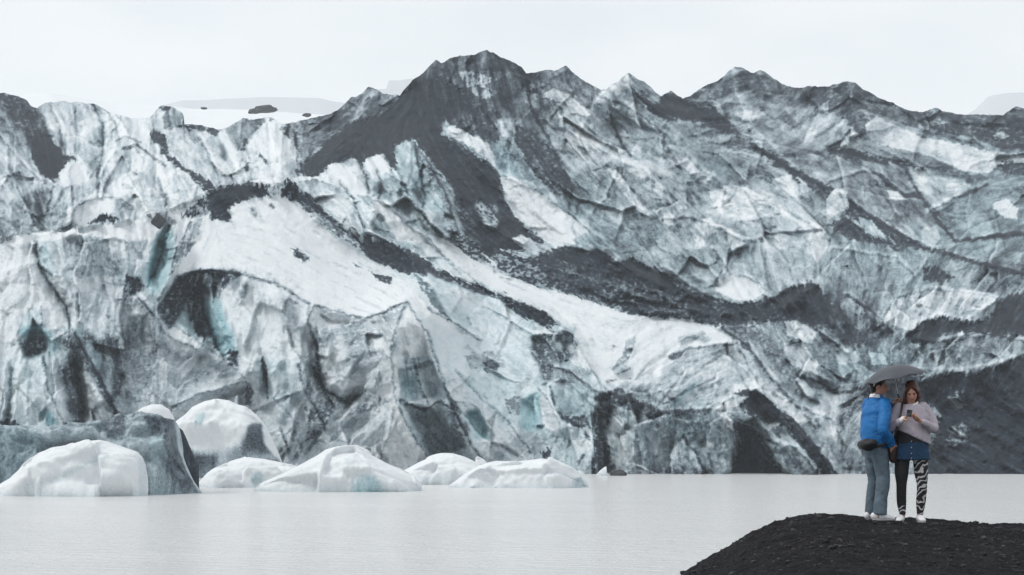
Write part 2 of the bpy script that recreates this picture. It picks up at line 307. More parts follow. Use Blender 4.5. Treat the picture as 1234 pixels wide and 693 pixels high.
("946,388 958,384 984,402 978,414 948,404", .22, .1, 1, 0), ("944,420 965,412 986,440 980,452 956,440", .22, .1, 1, 0), ("980,410 1000,400 1016,424 1000,432", .6, .1, .8, 1),
("900,432 918,456 944,476 978,498 986,514 960,508 930,486 906,462", .22, 0, 1, 0), ("960,452 990,462 1000,474 970,462", .74, 0, 1, 0), ("882,462 896,462 900,472 884,474", .1, 0, 1, 0),
("960,492 986,496 996,500 980,504", .15, 0, 1, 0), ("1000,480 1040,468 1046,500 1030,530 1008,552 1000,520", .45, .05, .75, 0), ("986,520 1010,512 1012,540 1000,552", .3, 0, .9, 1),
("1008,500 1020,480 1044,466 1050,480 1026,500 1016,520", .72, 0, .6, 1),
("884,475 900,469 915,471 930,485 950,500 970,520 985,540 1000,560 1010,574 992,574 975,552 960,532 940,520 925,506 905,499 894,492 884,491", .93, 0, .96, 0),
("884,508 900,512 910,520 920,540 936,560 954,574 876,574 888,548 892,526", .97, 0, .98, 0), ("860,494 880,496 890,512 892,530 876,518 862,508", .62, .1, .8, 0),
("850,492 866,474 904,478 880,496", .24, 0, 1, 0), ("864,496 880,498 886,520 876,514", .25, 0, 1, 0), ("924,504 944,510 958,534 940,536 928,524 912,520", .36, .3, .9, 1), ("936,540 970,545 990,570 950,572 930,555", .62, .2, .8, 1),
("714,478 745,467 762,479 792,490 802,500 790,506 770,497 746,491 736,501 729,520 736,560 748,574 712,574 717,540 713,510", .82, .05, .9, 0),
("808,488 820,472 834,460 846,462 830,476 818,490", .42, .7, 1, 0), ("770,488 800,490 850,494 852,500 800,500 770,500", .72, 0, .5, 0), ("740,498 752,492 760,520 750,560 742,556", .4, .3, .8, 1),
("770,506 800,508 806,520 780,522", .4, .2, .6, 1), ("720,566 760,560 840,562 880,566 880,576 720,576", .62, 0, .6, 1),
# ---- front plateau and its cliffs
("255,268 280,244 340,237 372,256 420,300 470,335 500,355 530,375 560,395 580,414 540,397 503,373 490,362 460,377 440,384 400,373 380,366 366,369 340,351 310,339 290,329 270,324 240,325 225,336 236,305 246,284", .05, 0, 1, 0),
("100,275 190,262 222,245 250,240 240,262 222,280 212,272 200,268 190,285 165,294 140,288 100,284 60,290 30,292 0,300 -70,310 -70,292 0,288 50,280", .04, 0, 1, 0),
("-70,300 40,292 46,320 66,348 82,392 60,396 40,394 26,402 0,420 -70,430", .13, .02, 1, 0), ("28,382 40,372 48,370 50,392 34,394 26,396", .22, .5, 1, 1),
("218,260 245,238 262,229 275,223 300,219 340,226 346,213 372,238 374,247 350,241 335,234 300,240 284,245 276,252 280,266 254,265 252,255 230,262", .97, 0, .9, 0),
("318,226 336,222 342,234 326,236", .4, 0, .6, 0), ("226,254 250,246 254,256 240,262", .5, 0, .6, 0),
("348,215 372,236 400,261 436,285 450,284 495,303 545,333 600,352 655,374 674,391 660,394 640,386 625,381 610,371 600,361 580,356 548,346 525,336 500,331 470,323 445,313 435,296 420,281 400,271 380,263 360,246", .95, 0, .93, 0),
("362,242 376,250 400,268 424,286 440,302 430,300 404,282 380,268 366,256", .7, .1, .6, 0),
("498,330 520,344 540,360 544,388 526,373 510,352", .66, .5, .85, 0),
("513,328 545,341 575,355 600,359 622,379 640,396 662,402 640,421 610,421 576,411 550,396 533,370", .17, .45, 1, 1), ("540,345 572,352 560,366 545,362", .25, .2, 1, 1),
("424,315 430,319 437,325 428,322", .85, 0, 1, 0), ("441,326 455,331 471,334 474,339 462,340 450,334", .88, 0, .9, 0), ("349,299 360,300 373,312 367,316 356,309", .85, 0, .9, 0), ("323,246 330,246 334,252 326,252", .7, 0, .9, 0),
("298,252 306,250 318,268 306,262", .5, .1, .6, 1), ("292,396 300,392 300,400", .3, 0, 1, 0),
("186,292 198,270 209,272 211,295 207,325 196,350 183,356 174,342 180,315", .22, .85, 1, 0), ("184,300 196,276 200,290 190,330 180,350 176,338", .38, 1, 1, 1),
("194,362 214,332 240,324 282,325 292,330 272,345 263,361 250,361 241,346 240,372 252,406 240,402 225,376 215,386 204,397 194,386 189,371", .86, .1, .84, 1),  # darkness inside the central cave, painted in
("246,330 262,332 270,344 262,358 250,358", .6, .3, .8, 1), ("228,268 246,262 236,290 216,322 204,332 211,300 220,285", .58, .1, .75, 0),
("243,362 262,356 272,372 281,400 288,425 285,433 268,429 254,406", .3, .9, 1, 1), ("243,362 250,372 258,402 270,430 262,424 250,402", .5, 1, 1, 0), ("272,424 288,422 288,440 276,440", .85, .2, 1, 0),
("212,392 225,366 229,390 243,412 220,406", .2, .7, 1, 0), ("230,386 240,380 248,402 246,412 236,402", .92, 0, 1, 0),
("268,350 290,335 330,344 370,365 374,390 370,420 350,432 320,432 290,432 282,400 270,375", .12, .22, 1, 1), ("333,350 366,366 372,396 356,420 340,400", .26, .05, 1, 1), ("295,338 301,335 298,360 287,364", .62, .1, 1, 1),
("368,372 382,366 410,372 440,384 410,394 384,400 372,392", .13, .1, 1, 0), ("384,400 396,398 394,412 386,412", .12, 0, 1, 0),
("86,290 110,280 118,300 150,312 150,335 110,332 92,340 84,320", .48, .15, .75, 1), ("60,294 84,288 92,300 84,330 70,330", .25, .2, 1, 1), ("45,296 56,290 60,310 70,345 52,322", .4, .6, 1, 1),
("146,352 156,332 170,338 176,346 166,352 150,360", .86, 0, .9, 0), ("156,358 172,352 180,366 168,372", .1, 0, 1, 0),
("20,400 30,392 50,391 62,399 70,421 61,424 55,407 30,407", .38, 1, 1, 0), ("20,412 34,405 52,406 58,420 48,430 30,431", .78, .25, .9, 2),  # blue rim, then the shade inside the left cave painted dark
("72,408 90,400 94,390 104,400 120,408 146,406 146,414 150,436 146,470 136,500 122,488 118,466 104,446 88,424 76,418", .80, .1, .8, 2), ("126,420 134,418 136,470 128,476", .42, .2, 1, 2), ("104,414 110,410 116,436 110,440", .45, .5, 1, 1), ("90,396 100,390 100,402 94,412", .35, .7, 1, 1), ("112,420 124,424 122,446 114,440", .45, .5, 1, 1),  # first patch paints the shade inside the second cave
("74,430 88,440 92,480 101,512 88,513 80,480 74,450", .8, .1, .9, 2), ("100,444 118,470 138,502 100,510 96,490 106,470", .30, .05, .9, 1), ("60,408 70,410 68,430 60,428", .3, .8, 1, 0),  # first patch paints the darkness down inside the crack
("138,360 176,360 190,390 200,402 212,440 180,470 150,482 151,430 146,404 140,400", .56, .05, .75, 0), ("130,372 150,362 170,372 150,400 132,400", .33, .05, .8, 1),
("194,402 214,395 246,412 262,430 290,450 302,468 302,492 250,481 200,490 160,502 178,462 188,432", .34, 0, .92, 0), ("196,400 212,396 240,412 232,424 206,418", .12, 0, .95, 0),
("8,440 56,435 78,500 60,514 16,512", .16, .4, 1, 1), ("46,496 60,494 72,512 60,514", .42, .9, 1, 0), ("0,506 20,506 26,516 0,516", .85, 0, 1, 0),
("372,400 440,384 491,362 476,400 471,430 400,482 386,430", .4, .02, .8, 0), ("394,410 412,404 420,440 440,456 430,470 404,478 390,450", .18, .1, .95, 1), ("424,470 444,450 470,446 474,466 452,486 430,484", .3, 0, .8, 0), ("454,472 470,462 473,474 460,482", .03, 0, 1, 0),
("448,410 462,406 472,424 456,432", .12, 0, .8, 0),
("490,365 516,405 522,428 474,426 476,398", .17, .1, 1, 0), ("478,430 522,428 530,470 520,492 482,482", .3, .4, .95, 1), ("484,446 500,452 498,478 484,478", .25, .8, 1, 1), ("488,432 506,430 508,444 490,446", .6, .2, .7, 0),
("500,486 518,476 526,490 510,494", .15, .1, 1, 0),
("482,483 520,491 545,500 566,545 520,553 494,520", .48, .4, .8, 1), ("476,484 482,500 501,530 516,553 480,566 455,556 466,520", .14, .1, .97, 0),
("526,432 560,470 592,500 640,560 592,562 562,512 540,472", .17, .25, 1, 1), ("560,500 572,494 583,504 590,530 572,528 562,514", .28, .95, 1, 1),
("560,428 590,422 606,434 600,444 566,444", .48, .1, .7, 0), ("582,436 596,434 600,444 586,446", .8, 0, .9, 0),
("626,490 636,474 652,470 653,500 650,520 630,520 625,505", .18, .95, 1, 1), ("650,472 664,478 678,508 676,526 654,516", .06, .1, 1, 0),
("640,405 660,399 690,405 696,420 690,430 668,440 666,460 655,463 650,440 640,426", .7, .2, .85, 1), ("664,412 676,408 680,422 668,424", .3, .3, 1, 1), ("684,414 692,416 694,426 686,426", .2, .2, 1, 1),
("634,398 652,396 676,402 650,402", .08, 0, 1, 0), ("676,398 690,402 692,414 682,408", .7, 0, .8, 0),
("680,474 704,462 722,474 716,496 690,502", .35, .5, .85, 1), ("670,442 700,446 712,452 690,462 668,462", .55, .1, .6, 0), ("608,482 626,476 626,500 612,496", .6, .2, .7, 0),
("698,510 712,520 712,532 704,524", .15, .1, 1, 0), ("692,530 712,530 712,545 698,545", .22, .2, 1, 1), ("650,546 662,540 664,552 654,552", .85, 0, 1, 0), ("680,500 706,502 712,516 690,514", .68, .1, .8, 0),
("368,490 400,480 420,484 400,500 384,530 366,552 350,556 372,520", .66, .1, .6, 0), ("400,478 440,474 470,484 452,494 420,500 400,494", .55, 0, .6, 0), ("540,484 554,490 566,520 560,540 548,520", .7, 0, .8, 1),
("366,446 380,440 392,470 386,500 372,480", .55, .05, .6, 0), ("314,432 322,440 322,470 316,462", .6, .1, .9, 0), ("296,466 304,466 304,492 296,486", .72, 0, 1, 0),
]
for s, d, b, cover, soft in PATCH:
    pts = P(s); sl_ = box(pts, 12)
    m = inside(pts, EU[sl_] + (1.1 * LIC_B[sl_] + .8 * LIC_C[sl_]) * (d > .7), EV[sl_] + (1. * LIC_C[sl_] - .8 * LIC_B[sl_]) * (d > .7)).astype(float)
    if b > .55: soft = max(soft, 2)
    if soft: m = blur(m, 8 * soft)
    if cover < 1:
        k = SPK[sl_] * .55 + .06 * LIC_C[sl_] + SPK2[sl_]
        th = np.quantile(k, 1 - (1 - cover))
        hole = smst(th - .03, th + .03, k)
        m = m * (1 - hole * .85)
    DIRT_SHADE[sl_] = DIRT_SHADE[sl_] * (1 - m) + d * m; BLUE[sl_] = BLUE[sl_] * (1 - m) + b * m

RELIEF = np.zeros_like(GU)     # metres towards the viewer
# crests and cracks: outline, height (m, negative = crack), width left of the direction (px), width right, dark edge, its width
LINES = [
("490,363 476,398 472,430 474,460 477,486 470,520 456,558", 3.2, 70, 40, .35, 1.6), ("490,363 515,402 527,440 541,480 565,530 584,562", 3, 45, 45, .45, 1.6),
("490,363 456,379 438,384 400,373 380,367 370,385 376,400", 1.4, 12, 30, .5, 1.4), ("516,372 545,388 580,410", 1.6, 14, 40, .5, 1.3),
("376,400 384,425 384,450 392,475 402,490", -1.5, 10, 12, .45, 1.8), ("500,440 508,470 518,490", 1, 15, 15, .5, 1.5), ("478,484 495,522 518,554", 1.8, 30, 14, .4, 1.2),
("482,482 510,494 530,484 545,492", 1, 10, 14, .5, 1.6), ("548,446 580,480 610,505 640,545", 2, 40, 40, .35, 1.3),
("650,470 660,480 672,505 680,530", 1.4, 25, 20, .3, 1.3), ("600,353 640,370 660,378 674,391 692,404 700,422 713,446 735,474", 1.5, 10, 14, .2, 1.5),
("660,440 690,450 704,462 722,474", 1.5, 14, 26, .4, 1.5), ("663,466 668,490 680,505 700,515 710,530", 1.2, 20, 20, .5, 1.8),
("290,330 300,333 330,341 350,352 372,366", 2, 14, 40, .55, 1.7), ("240,325 262,326 290,330", 1.5, 10, 30, .5, 2), ("372,366 371,388 383,402 386,412", 1, 14, 14, .4, 1.6),
("243,345 244,372 255,404 270,432", -3, 12, 30, .5, 2), ("184,262 205,272 190,320 178,345", -2.2, 10, 14, .4, 1.3), ("210,272 212,300 205,335 190,362", 1.5, 10, 20, .3, 1.5),
("42,292 48,322 62,345 80,370 84,398", -2, 10, 14, .5, 2), ("50,370 50,392", 1, 8, 8, .5, 1.3), ("84,390 100,420 122,458 142,502", 2.5, 16, 40, .45, 1.6), ("52,430 58,470 78,512", 1.8, 20, 18, .45, 1.6),
("14,440 12,480 8,510", -1, 8, 8, .3, 2), ("88,430 96,470 102,512", -3.5, 18, 8, .3, 3), ("160,350 190,385 198,402 236,420", 1.4, 16, 26, .35, 1.4),
("236,410 262,428 288,446 302,468", 2, 26, 14, .3, 1.4), ("210,490 240,474 262,470 290,460 300,462", 1, 10, 16, .4, 1.3), ("316,430 320,455 322,480", -1.3, 8, 14, .5, 1.5), ("340,520 346,540", 1, 10, 10, .5, 1.3),
("360,440 366,470 386,500 392,520", 1.2, 16, 16, .4, 1.8), ("375,440 392,470 418,485 440,472", -1.2, 12, 12, .5, 1.8), ("330,480 350,500 362,540", 1.3, 16, 16, .3, 1.4),
("100,280 108,300 100,330", 1.2, 20, 24, .25, 1.4), ("0,330 40,318 66,350", 1, 12, 20, .1, 1), ("150,285 156,320 150,345", 1, 16, 16, .25, 1.4),
# tongue and seracs below the summit
("408,218 425,240 436,268 440,282", -1, 8, 12, .5, 1.4), ("450,235 470,250 490,272 520,290 545,318 590,350", 1.2, 12, 18, .35, 1.3), ("476,200 490,230 510,260 530,285", 1.5, 14, 14, .35, 1.3), ("430,190 442,215 444,232", -1.5, 8, 12, .5, 1.6),
("500,172 505,200 512,235 508,255", -2, 12, 12, .4, 1.8), ("499,172 520,200 540,240 552,280 556,300", 1.6, 14, 18, .3, 1.3), ("455,205 460,225 456,240", -1.4, 10, 10, .4, 1.6), ("488,268 505,282 530,305 555,330", -.8, 8, 8, .35, 1.1),
("603,212 640,225 685,258 726,292 746,316", 3, 12, 40, .2, 1.3), ("604,214 612,242 640,276 672,300", -1.2, 20, 12, 0, 1),
("757,88 762,106 775,120 800,140", 3, 26, 22, .3, 1.5), ("757,88 742,108 724,116 710,142 700,160", 2.4, 26, 20, .2, 1.2), ("682,79 684,100 700,120 720,140", 2, 26, 26, .15, 1.5), ("682,79 660,90 646,110", 1, 10, 16, 0, 1),
("587,60 582,100 600,140 620,170 650,200 684,236", 2.8, 40, 34, 0, 1), ("524,72 540,110 570,150 604,205", 2.2, 40, 40, 0, 1), ("444,104 440,130 420,160 380,205", 2, 26, 26, 0, 1), ("634,88 640,130 660,165 690,225 684,262", -2, 26, 20, .25, 2),
("808,109 812,135 830,150", 1.6, 20, 26, 0, 1), ("886,80 890,110 910,150 960,200", 3, 50, 50, 0, 1), ("916,84 930,110 970,150", 2, 26, 26, 0, 1), ("1020,97 1024,130 1046,170", 3, 40, 46, 0, 1), ("1126,130 1140,150 1190,170", 1.5, 20, 20, 0, 1),
("672,140 705,168 745,195 775,205 800,232 812,262", 2, 18, 26, .15, 1.2), ("705,152 730,170 760,182", 1, 10, 10, .35, 1.2), ("735,140 745,165 760,188", -1, 8, 8, .45, 1.4), ("720,115 760,130 800,160 800,190", 1.6, 26, 22, .3, 1.4),
("800,160 818,178 845,205 872,222 920,240 985,275 1000,290", 2, 18, 24, .2, 1.2), ("800,265 830,262 860,272 895,290 920,292", 1.3, 12, 18, .4, 1.4), ("880,262 900,266 930,262", 1, 8, 10, .3, 1.3), ("860,300 880,330 905,336", 1, 10, 12, .4, 1.5),
("880,300 876,318 862,338 864,345", 1, 10, 12, .35, 1.4), ("700,240 690,270 696,300", -1, 10, 12, .25, 1.4), ("716,205 730,200 745,205 730,240 715,255", 1, 14, 14, .35, 1.3), ("745,205 770,240 785,255", 1.2, 10, 10, .3, 1.2),
("745,316 765,330 800,345 830,352 858,364", 1.2, 10, 14, .2, 1.3), ("800,322 830,345 858,358", 1, 8, 12, .3, 1.2), ("905,172 960,210 1010,232 1060,268 1120,300 1180,316 1234,330", 2.4, 24, 34, .3, 2.4),
("1093,208 1106,232 1130,265 1152,292", -2, 22, 22, .5, 2), ("1152,292 1180,287 1216,282 1250,280", 1.4, 12, 16, .5, 2), ("1120,255 1150,240 1190,222", 1.2, 12, 14, .4, 1.5), ("1060,212 1090,235 1106,232", 1, 10, 12, .3, 1.3),
("1000,220 1040,206 1064,212 1080,228", 1, 12, 16, .3, 1.3), ("1000,290 1010,272 1026,264", 1, 8, 10, .3, 1.3), ("1004,300 1040,305 1080,312 1100,330", 1.2, 14, 20, .25, 1.5),
("977,339 960,360 930,380", 1.5, 14, 26, 0, 1), ("977,339 996,366 1012,400", 2.4, 26, 30, .2, 1.6), ("1020,355 1050,374 1076,400", 1.6, 18, 22, .3, 1.5), ("1064,385 1080,360 1120,348 1200,357", 1.6, 12, 20, .2, 1.3),
("1092,404 1112,387 1136,380 1165,388 1200,364 1250,346", 3, 12, 50, .2, 1.5), ("1100,408 1130,413 1180,400 1234,412", 1.4, 10, 20, .3, 1.3), ("1045,458 1100,446 1150,448 1200,440 1250,422", 3.2, 10, 50, .2, 1.6),
("960,452 985,460 1010,475 1050,465", -1, 10, 12, .4, 1.8), ("870,396 900,415 925,450 960,490 1000,505", 1.6, 14, 22, .35, 1.5), ("885,412 902,440 915,465 945,482", 1.6, 14, 14, .3, 1.4),
("806,430 832,420 870,415 888,415", 1, 10, 16, .45, 1.3), ("800,486 830,470 862,455", .8, 10, 10, .3, 1.2), ("780,500 800,480 830,440", 1.2, 14, 14, .2, 1.2),
("884,475 915,471 950,500 985,540 1010,573", 3.6, 14, 60, .2, 1.6), ("884,500 905,515 925,550 952,572", 1.6, 24, 20, .3, 1.4), ("735,474 762,482 800,497 850,494 884,480", 2.6, 12, 40, .3, 1.6), ("824,526 840,548 850,572", 1, 14, 14, .5, 1.4),
("905,500 925,520 945,510", .8, 8, 10, .3, 1.3), ("925,530 960,540 980,565", .8, 10, 12, .3, 1.3), ("718,480 714,520 716,572", 2, 24, 30, .2, 1.5),
# seracs on the left
("112,126 124,150 124,180 118,212 118,240", -2, 16, 14, .35, 1.6), ("124,150 140,138 150,150 170,190", 1.3, 14, 14, .2, 1.2), ("93,192 84,205 88,240 66,270", 1.5, 14, 16, .2, 1.3), ("60,128 72,150 74,188", -1.2, 10, 10, .25, 1.5),
("90,130 92,160 90,190", -1, 10, 10, .3, 1.5), ("140,170 150,164 170,172", .8, 8, 10, .4, 1.3), ("165,175 185,190 200,200", 1, 10, 12, .45, 1.4), ("190,215 200,240 200,252", -1.2, 10, 14, .4, 2), ("140,182 128,200 122,215", 1, 10, 10, .25, 1.2),
("0,165 20,190 45,215 62,222", 1.4, 14, 18, .25, 1.3), ("10,175 12,210 0,230", 1, 12, 12, .3, 1.5), ("20,225 35,250 42,272", 1.2, 14, 14, .3, 1.3), ("56,255 64,225 70,216", 1, 10, 14, .4, 1.5),
("202,132 206,155", 1.4, 10, 14, .2, 1.2), ("240,165 255,195 268,228", 1.2, 12, 14, .4, 1.4), ("268,157 280,175 290,200", 2, 14, 10, .15, 1.3), ("326,142 330,170 335,195", 1.5, 30, 30, .1, 1), ("356,165 358,195", -1, 8, 8, .5, 1.5), ("293,143 290,165 300,190", 1, 14, 14, .2, 1.2),
("85,272 92,248 118,238 146,240 160,250", 1.5, 10, 26, .3, 1.2), ("182,160 205,190 245,220 262,232", 1, 12, 12, 0, 1),
]
wu2 = GU + 2.2 * gnoise(GU / 9, GV / 9, 71) + 1. * gnoise(GU / 4, GV / 4, 72); wv2 = GV + 2.2 * gnoise(GU / 9, GV / 9, 73) + 1. * gnoise(GU / 4, GV / 4, 74)
EDGE = np.zeros_like(GU); CREST_LIGHT = np.zeros_like(GU)  # dark outlines; second map is a pale highlight painted beside crests
for s, amp, wl, wr, dk, dw in LINES:
    pts = P(s); wm = max(wl, wr); sl_ = box(pts, wm + 4)
    u = wu2[sl_]; v = wv2[sl_]; best = np.full(u.shape, 1e9); side = np.zeros(u.shape); tt = np.zeros(u.shape)
    n = len(pts) - 1
    for i in range(n):
        (x1, y1), (x2, y2) = pts[i], pts[i + 1]; dx, dy = x2 - x1, y2 - y1; ll = dx * dx + dy * dy
        t = np.clip(((u - x1) * dx + (v - y1) * dy) / ll, 0, 1); d = np.hypot(u - x1 - t * dx, v - y1 - t * dy)
        nw = d < best; cr_ = dx * (v - y1) - dy * (u - x1)
        side = np.where(nw, np.sign(cr_), side); tt = np.where(nw, (i + t) / n, tt); best = np.where(nw, d, best)
    wd = np.where(side > 0, wr, wl)                    # right of the direction of travel (screen, v down) is side > 0
    prof = np.clip(1 - best / wd, 0, 1) ** 1.15 * np.clip(tt * 6 + .4, 0, 1) * np.clip((1 - tt) * 5 + .15, 0, 1)
    RELIEF[sl_] += amp * prof * 1.25
    CREST_LIGHT[sl_] = np.maximum(CREST_LIGHT[sl_], (amp > 0) * .16 * np.exp(-((best * side + 3.2 * (1 if wl < wr else -1)) / 2.) ** 2))
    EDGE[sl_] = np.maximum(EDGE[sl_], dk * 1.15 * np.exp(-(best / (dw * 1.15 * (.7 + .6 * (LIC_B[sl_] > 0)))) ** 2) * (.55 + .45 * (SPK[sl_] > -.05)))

# hollows that really go in: outline, depth (m)
for s, dp in (("24,408 34,400 52,401 58,414 50,428 30,430", 1.2), ("196,360 216,334 242,326 270,330 262,345 250,400 262,432 240,402 214,388", 1.8),
              ("188,290 200,270 210,275 208,320 190,352 178,335", 2.), ("718,480 745,470 735,500 730,530 738,572 722,572", 1.5), ("640,405 690,405 690,430 664,462 650,440", 1.5), ("556,500 574,494 588,520 580,532 564,524", 1.5), ("626,486 652,472 652,518 628,518", 1.2), ("484,486 520,492 560,540 520,550", 2), ("884,508 912,520 950,574 880,574", 2)):
    pts = P(s); sl_ = box(pts, 24); RELIEF[sl_] -= dp * blur(inside(pts, EU[sl_], EV[sl_]).astype(float), 10)
# ---- small relief
def tilt(x, y, s, amp):
    """broken facets: every cell is a plane leaning its own way"""
    ix = np.floor(x); iy = np.floor(y); f1 = np.full(x.shape, 9.); h = np.zeros(x.shape)
    for dx in (-1, 0, 1):
        for dy in (-1, 0, 1):
            cx = ix + dx; cy = iy + dy; px = cx + hash2(cx, cy, s); py = cy + hash2(cx, cy, s + 5)
            d = np.hypot(px - x, py - y); a = hash2(cx, cy, s + 2) * 2 * np.pi; k = .4 + hash2(cx, cy, s + 3)
            hh = ((x - px) * np.cos(a) + (y - py) * np.sin(a)) * k + (hash2(cx, cy, s + 4) - .5) * .5
            nw = d < f1; h = np.where(nw, hh, h); f1 = np.where(nw, d, f1)
    return h * amp
ash = smst(.72, .95, DIRT_SHADE); snow = 1 - smst(.05, .2, DIRT_SHADE); ash = blur(ash, 10); snow = blur(snow, 6); ice = np.clip(1 - ash - snow, 0, 1)
frontz = smst(760, 660, GU) * smst(270, 310, GV)
# local coordinates stretched along the flow (blended from three fixed directions)
def stretched(fn, s):
    out = 0; wsum = 0
    for k, a0 in enumerate((0., 45., 90., 135.)):
        a = R(a0); c, s_ = math.cos(a), math.sin(a)
        wgt = np.clip(np.cos(ANG - a) ** 2 - .45, 0, 1) ** 1.5 + 1e-6
        U = (wu * c + wv * s_) / 1.9; V = -wu * s_ + wv * c
        out = out + wgt * fn(U, V, s + 50 * k); wsum = wsum + wgt
    return out / wsum
big = stretched(lambda x, y, s: tilt(x / 38, y / 38, s, 3.2), 500)
mid = stretched(lambda x, y, s: tilt(x / 14, y / 14, s, 1.2), 700)
sml = tilt(wu / 7, wv / 6, 900, .45)
rdg = stretched(lambda x, y, s: 1 - 3 * np.abs(fbm(x / 30, y / 30, 3, s, .45)), 1100)
DET = (ice * (.25 * LIC_A + .95 * big + .6 * mid + .5 * sml + .9 * rdg + .10 * LIC_B + .3 * RID_B)
       + snow * (.16 * LIC_A + .05 * LIC_B + .08 * RID_B + .12 * sml + .5 * fbm(GU / 50, GV / 30, 3, 8))
       + ash * (.3 * LIC_A + 1.3 * fbm(GU / 22, GV / 18, 5, 81, .6) + .15 * SPK + .25 * mid))
DET = blur(DET, 1) * (1 - .35 * frontz)
ash = smst(.72, .95, DIRT_SHADE); snow = 1 - smst(.05, .2, DIRT_SHADE); ice = np.clip(1 - ash - snow, 0, 1)
RELIEF += DET
CAVF = RELIEF - blur(RELIEF, 5)  # fine crevices, painted darker like shade so the relief looks deeper
CAV = RELIEF - blur(RELIEF, 24)                        # hollows gather dirt and painted shade, crests are washed clean
# ---- dirt variation, with painted shade in crevices and highlights on crests
def patch(x, y, s): return smst(-.05, .05, fbm(x / 20, y / 20, 4, s, .6))
pa = stretched(patch, 1300) - .5
pb = stretched(lambda x, y, s: smst(-.06, .06, fbm(x / 9, y / 9, 3, s, .6)), 1500) - .5
pc = fbm(wu / 5, wv / 4.2, 3, 1700, .7)
vein = stretched(lambda x, y, s: smst(.86, .99, 1 - np.abs(fbm(x / 26, y / 26, 4, s, .6)) * 3.), 1900) * smst(-.15, .15, fbm(GU / 40, GV / 40, 3, 210))
veinb = stretched(lambda x, y, s: smst(.84, .99, 1 - np.abs(fbm(x / 11, y / 11, 3, s, .6)) * 3.), 2100) * smst(-.0, .2, fbm(GU / 30, GV / 30, 3, 212))
cell = (CID - .5) * .16 + (CID2 - .5) * .12
DIRT_SHADE = np.where(DIRT_SHADE < .72, DIRT_SHADE * (.84 + .16 * DIRT_SHADE / .72), DIRT_SHADE)
DIRT_SHADE = DIRT_SHADE + ice * (1 - .42 * frontz) * (cell + .045 * LIC_B + .03 * LIC_A + .025 * LIC_C + .13 * pa + .08 * pb + .12 * pc + .05 * MOT + .2 * vein + .16 * veinb - .11 * np.clip(CAV, -1.5, 1.5) - .24 * np.clip(CAVF, -.35, .25) - CREST_LIGHT)
DIRT_SHADE = DIRT_SHADE + snow * (.02 * np.clip(LIC_B, 0, 3) + .02 * np.clip(LIC_C, 0, 3) + .1 * np.clip(MOT, 0, 1) - .02 * CAV + .10 * smst(1.3, 2.2, LIC_B) + .12 * vein)
halo = blur(ash, 60) * (1 - ash); DIRT_SHADE = DIRT_SHADE + halo * np.clip(.16 + .16 * LIC_B + .1 * LIC_C + .8 * SPK, 0, .6)
inner = np.clip(1.7 - 1.7 * blur(ash, 40), 0, 1) * ash
DIRT_SHADE = DIRT_SHADE - inner * .5 * smst(.02, .16, SPK + .05 * LIC_B)
DIRT_SHADE = DIRT_SHADE + ash * (.22 * MOT + .05 * LIC_C + .04 * LIC_B - .35 * smst(.52, .6, SPK + .2 * MOT) - .3 * np.clip(CAVF, -.2, .2))
DIRT_SHADE = np.maximum(DIRT_SHADE, np.minimum(1, DIRT_SHADE + EDGE))
DIRT_SHADE = np.clip(DIRT_SHADE, 0, 1.02)
BLUE = np.clip(BLUE ** 1.7 * 1.1 * (1 + .5 * MOT - .2 * CAV) + .06 * (CID2 - .5), 0, 1)

# ------------------------------------------------------------------ materials
def new_mat(name):
    m = bpy.data.materials.new(name); m.use_nodes = True
    t = m.node_tree; t.nodes.clear(); o = t.nodes.new('ShaderNodeOutputMaterial'); b = t.nodes.new('ShaderNodeBsdfPrincipled')
    t.links.new(b.outputs[0], o.inputs[0]); return m, t, b
def nd(t, typ, ins=None, **kw):
    n = t.nodes.new(typ)
    for k, v in kw.items(): setattr(n, k, v)
    for k, v in (ins or {}).items():
        if hasattr(v, 'is_output'): t.links.new(v, n.inputs[k])
        else: n.inputs[k].default_value = v
    return n
def ramp(t, fac, stops, interp='LINEAR'):
    n = t.nodes.new('ShaderNodeValToRGB'); t.links.new(fac, n.inputs[0]); e = n.color_ramp.elements; n.color_ramp.interpolation = interp
    while len(e) < len(stops): e.new(.5)
    for i, (p, c) in enumerate(stops): e[i].position = p; e[i].color = (*c, 1)
    return n.outputs[0]

